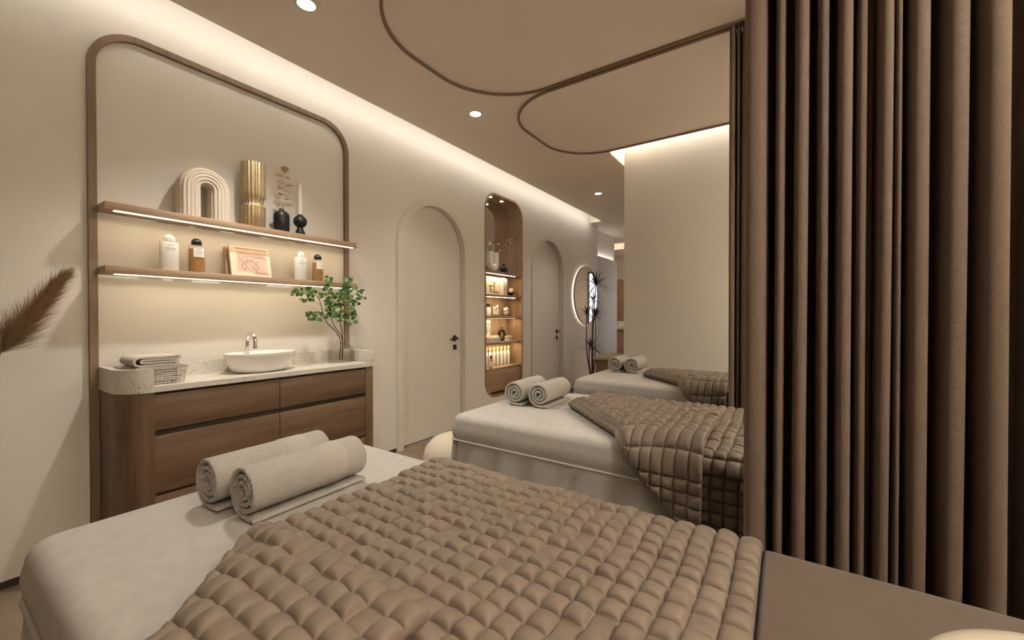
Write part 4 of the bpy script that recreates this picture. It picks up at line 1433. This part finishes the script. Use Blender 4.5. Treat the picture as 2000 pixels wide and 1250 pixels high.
# ---------------------------------------------------------------- round mirror, dracaena, corridor end
MC = Vector((WX, 6.222, 1.478)); MR = .468
def disc_x(g, x0, x1, r0, r1=None, n=96):
    """ring or disc with its axis along X"""
    A = [[(x, MC.y + r * math.cos(2 * PI * k / n), MC.z + r * math.sin(2 * PI * k / n)) for k in range(n)] for x, r in ((x0, r0), (x1, r0))]
    if r1 is None:
        return g.loft(A)
    B = [[(x, MC.y + r1 * math.cos(2 * PI * k / n), MC.z + r1 * math.sin(2 * PI * k / n)) for k in range(n)] for x in (x1, x0)]
    return g.loft(A + B + [A[0]], True, False, False)
t = thing('round_mirror', 'large round mirror with a glowing halo beside the dracaena', 'mirror', MC)
g = G(); disc_x(g, WX + .006, WX + .024, MR - .03, MR - .05); g.build('halo_light', M['ring'], t)
g = G(); disc_x(g, WX + .026, WX + .046, MR, MR - .010); g.build('rim', M['wood_z'], t)
g = G(); disc_x(g, WX + .028, WX + .042, MR - .011); g.build('mirror_glass', M['mirror'], t)

DX = -2.47
dp = lambda x, y, X=DX: px(1100 + x / 4.164, 440 + y / 4.164, 0, X)
PC = Vector((DX, dp(235, 1190).y, 0))
g = G(); g.lathe([(.001, 0), (.10, 0), (.13, .06), (.14, .20), (.135, .22), (.125, .22), (.12, .19), (.001, .18)], PC, 40)
pot = tag(g.build('plant_pot', M['plaster'], None, PC, 50), 'round pot of the dracaena hidden behind the farthest bed', 'pot')
t = thing('dracaena', 'tall thin dracaena with spiky dark leaf tufts beside the round mirror', 'potted plant', PC + Vector((0, 0, .185)))
heads = [((265, 485), .0, 1.15, 34), ((243, 605), .05, .7, 20), ((190, 725), .06, .85, 26), ((262, 745), -.02, .95, 28), ((232, 1000), .03, .9, 28), ((212, 985), -.03, .6, 14)]
for hi, ((hx, hy), dx, sc, k) in enumerate(heads):
    h = dp(hx, hy, DX + dx)
    g = G()
    bx = PC + Vector((.02 * math.cos(hi * 2.2), .02 * math.sin(hi * 2.2), .185))
    mid = bx.lerp(h, .5) + Vector((rp.uniform(-.03, .03), rp.uniform(-.05, .05), 0))
    P = smooth_path([bx, mid, h], 8)
    g.tube(P, [.010 - .004 * i / len(P) for i in range(len(P))], 7)
    g.build('cane', M['stem'], t)
    g = G()
    for j in range(k):
        an = rp.uniform(0, 2 * PI); el = rp.uniform(-.35, 1.25)
        d = Vector((math.cos(an) * math.cos(el) * .8, math.sin(an) * math.cos(el), math.sin(el)))
        if h.x + d.x * .3 < WX + .08:
            d.x = abs(d.x)
        ln = rp.uniform(.20, .34) * sc
        side = d.cross(Vector((0, 0, 1)))
        side = side.normalized() if side.length > .01 else Vector((0, 1, 0))
        wv = .0085 * sc
        pr = None
        for s_ in range(6):
            f_ = s_ / 5
            p = h + d * ln * f_ + Vector((0, 0, -.16 * ln * f_ * f_ * 1.6))
            ww = side * wv * (math.sin(PI * min(.98, f_ * .85 + .14)) if s_ < 5 else .04)
            cur = (tuple(p - ww), tuple(p + Vector((0, 0, .0015))), tuple(p + ww))
            if pr:
                g.add([pr[0], pr[1], cur[1], cur[0]], [(0, 1, 2, 3)]); g.add([pr[1], pr[2], cur[2], cur[1]], [(0, 1, 2, 3)])
            pr = cur
    g.build('leaf_tuft', M['dracaena'], t, angle=80)

g = G(); g.box(-2.8495, -2.785, 6.83, 7.905, .0, 2.215, .004)
o = tag(g.build('grey_panel_screen', M['grey_panel'], None, (-2.82, 7.37, 0)), 'flat pale grey panel lower than the ceiling behind the dracaena', 'panel')
strip_y('panel_top_light', -2.81, 6.86, 7.86, 2.225, (-.4, 0, 1), .02, .35, WARM)

t = thing('low_bench', 'dark wood bench with a pale cushioned top behind the farthest bed', 'bench', (-1.75, 5.5, 0))
g = G(); g.box(-2.13, -1.36, 5.2, 5.75, .02, .555, .01); g.build('bench_base', M['van_x'], t)
g = G(); g.box(-2.16, -1.33, 5.17, 5.78, .556, .61, .022, 4); g.build('cushion', M['bench_cloth'], t)

t = thing('arched_wood_panel', 'brown arched wood panel on the far end wall of the corridor', 'wall panel', (-3.75, Y1, 0))
plate('panel_board', rframe(-4.15, -3.36, 2.10, .28), [], lambda u, v, w_: (u, Y1 - .001 - w_, v), .03, M['wood_z'], t, smooth=False)
t = thing('reception_counter', 'pale counter corner in the far corridor left of the partition', 'counter', (-3.4, 9.75, 0))
g = G(); g.box(-3.62, -3.0, 9.5, 10.05, 0, .82, .01); g.build('counter_body', M['wood_x'], t)
g = G(); g.box(-3.64, -2.98, 9.48, 10.07, .8205, .85, .006); g.build('counter_top', M['terrazzo'], t)
g = G(); g.box(-3.45, -3.2, 9.6, 9.9, .8508, 1.02, .02); tag(g.build('counter_box', M['card_white'], None, (-3.3, 9.75, .8508)), 'small white box standing on the far pale counter', 'box')
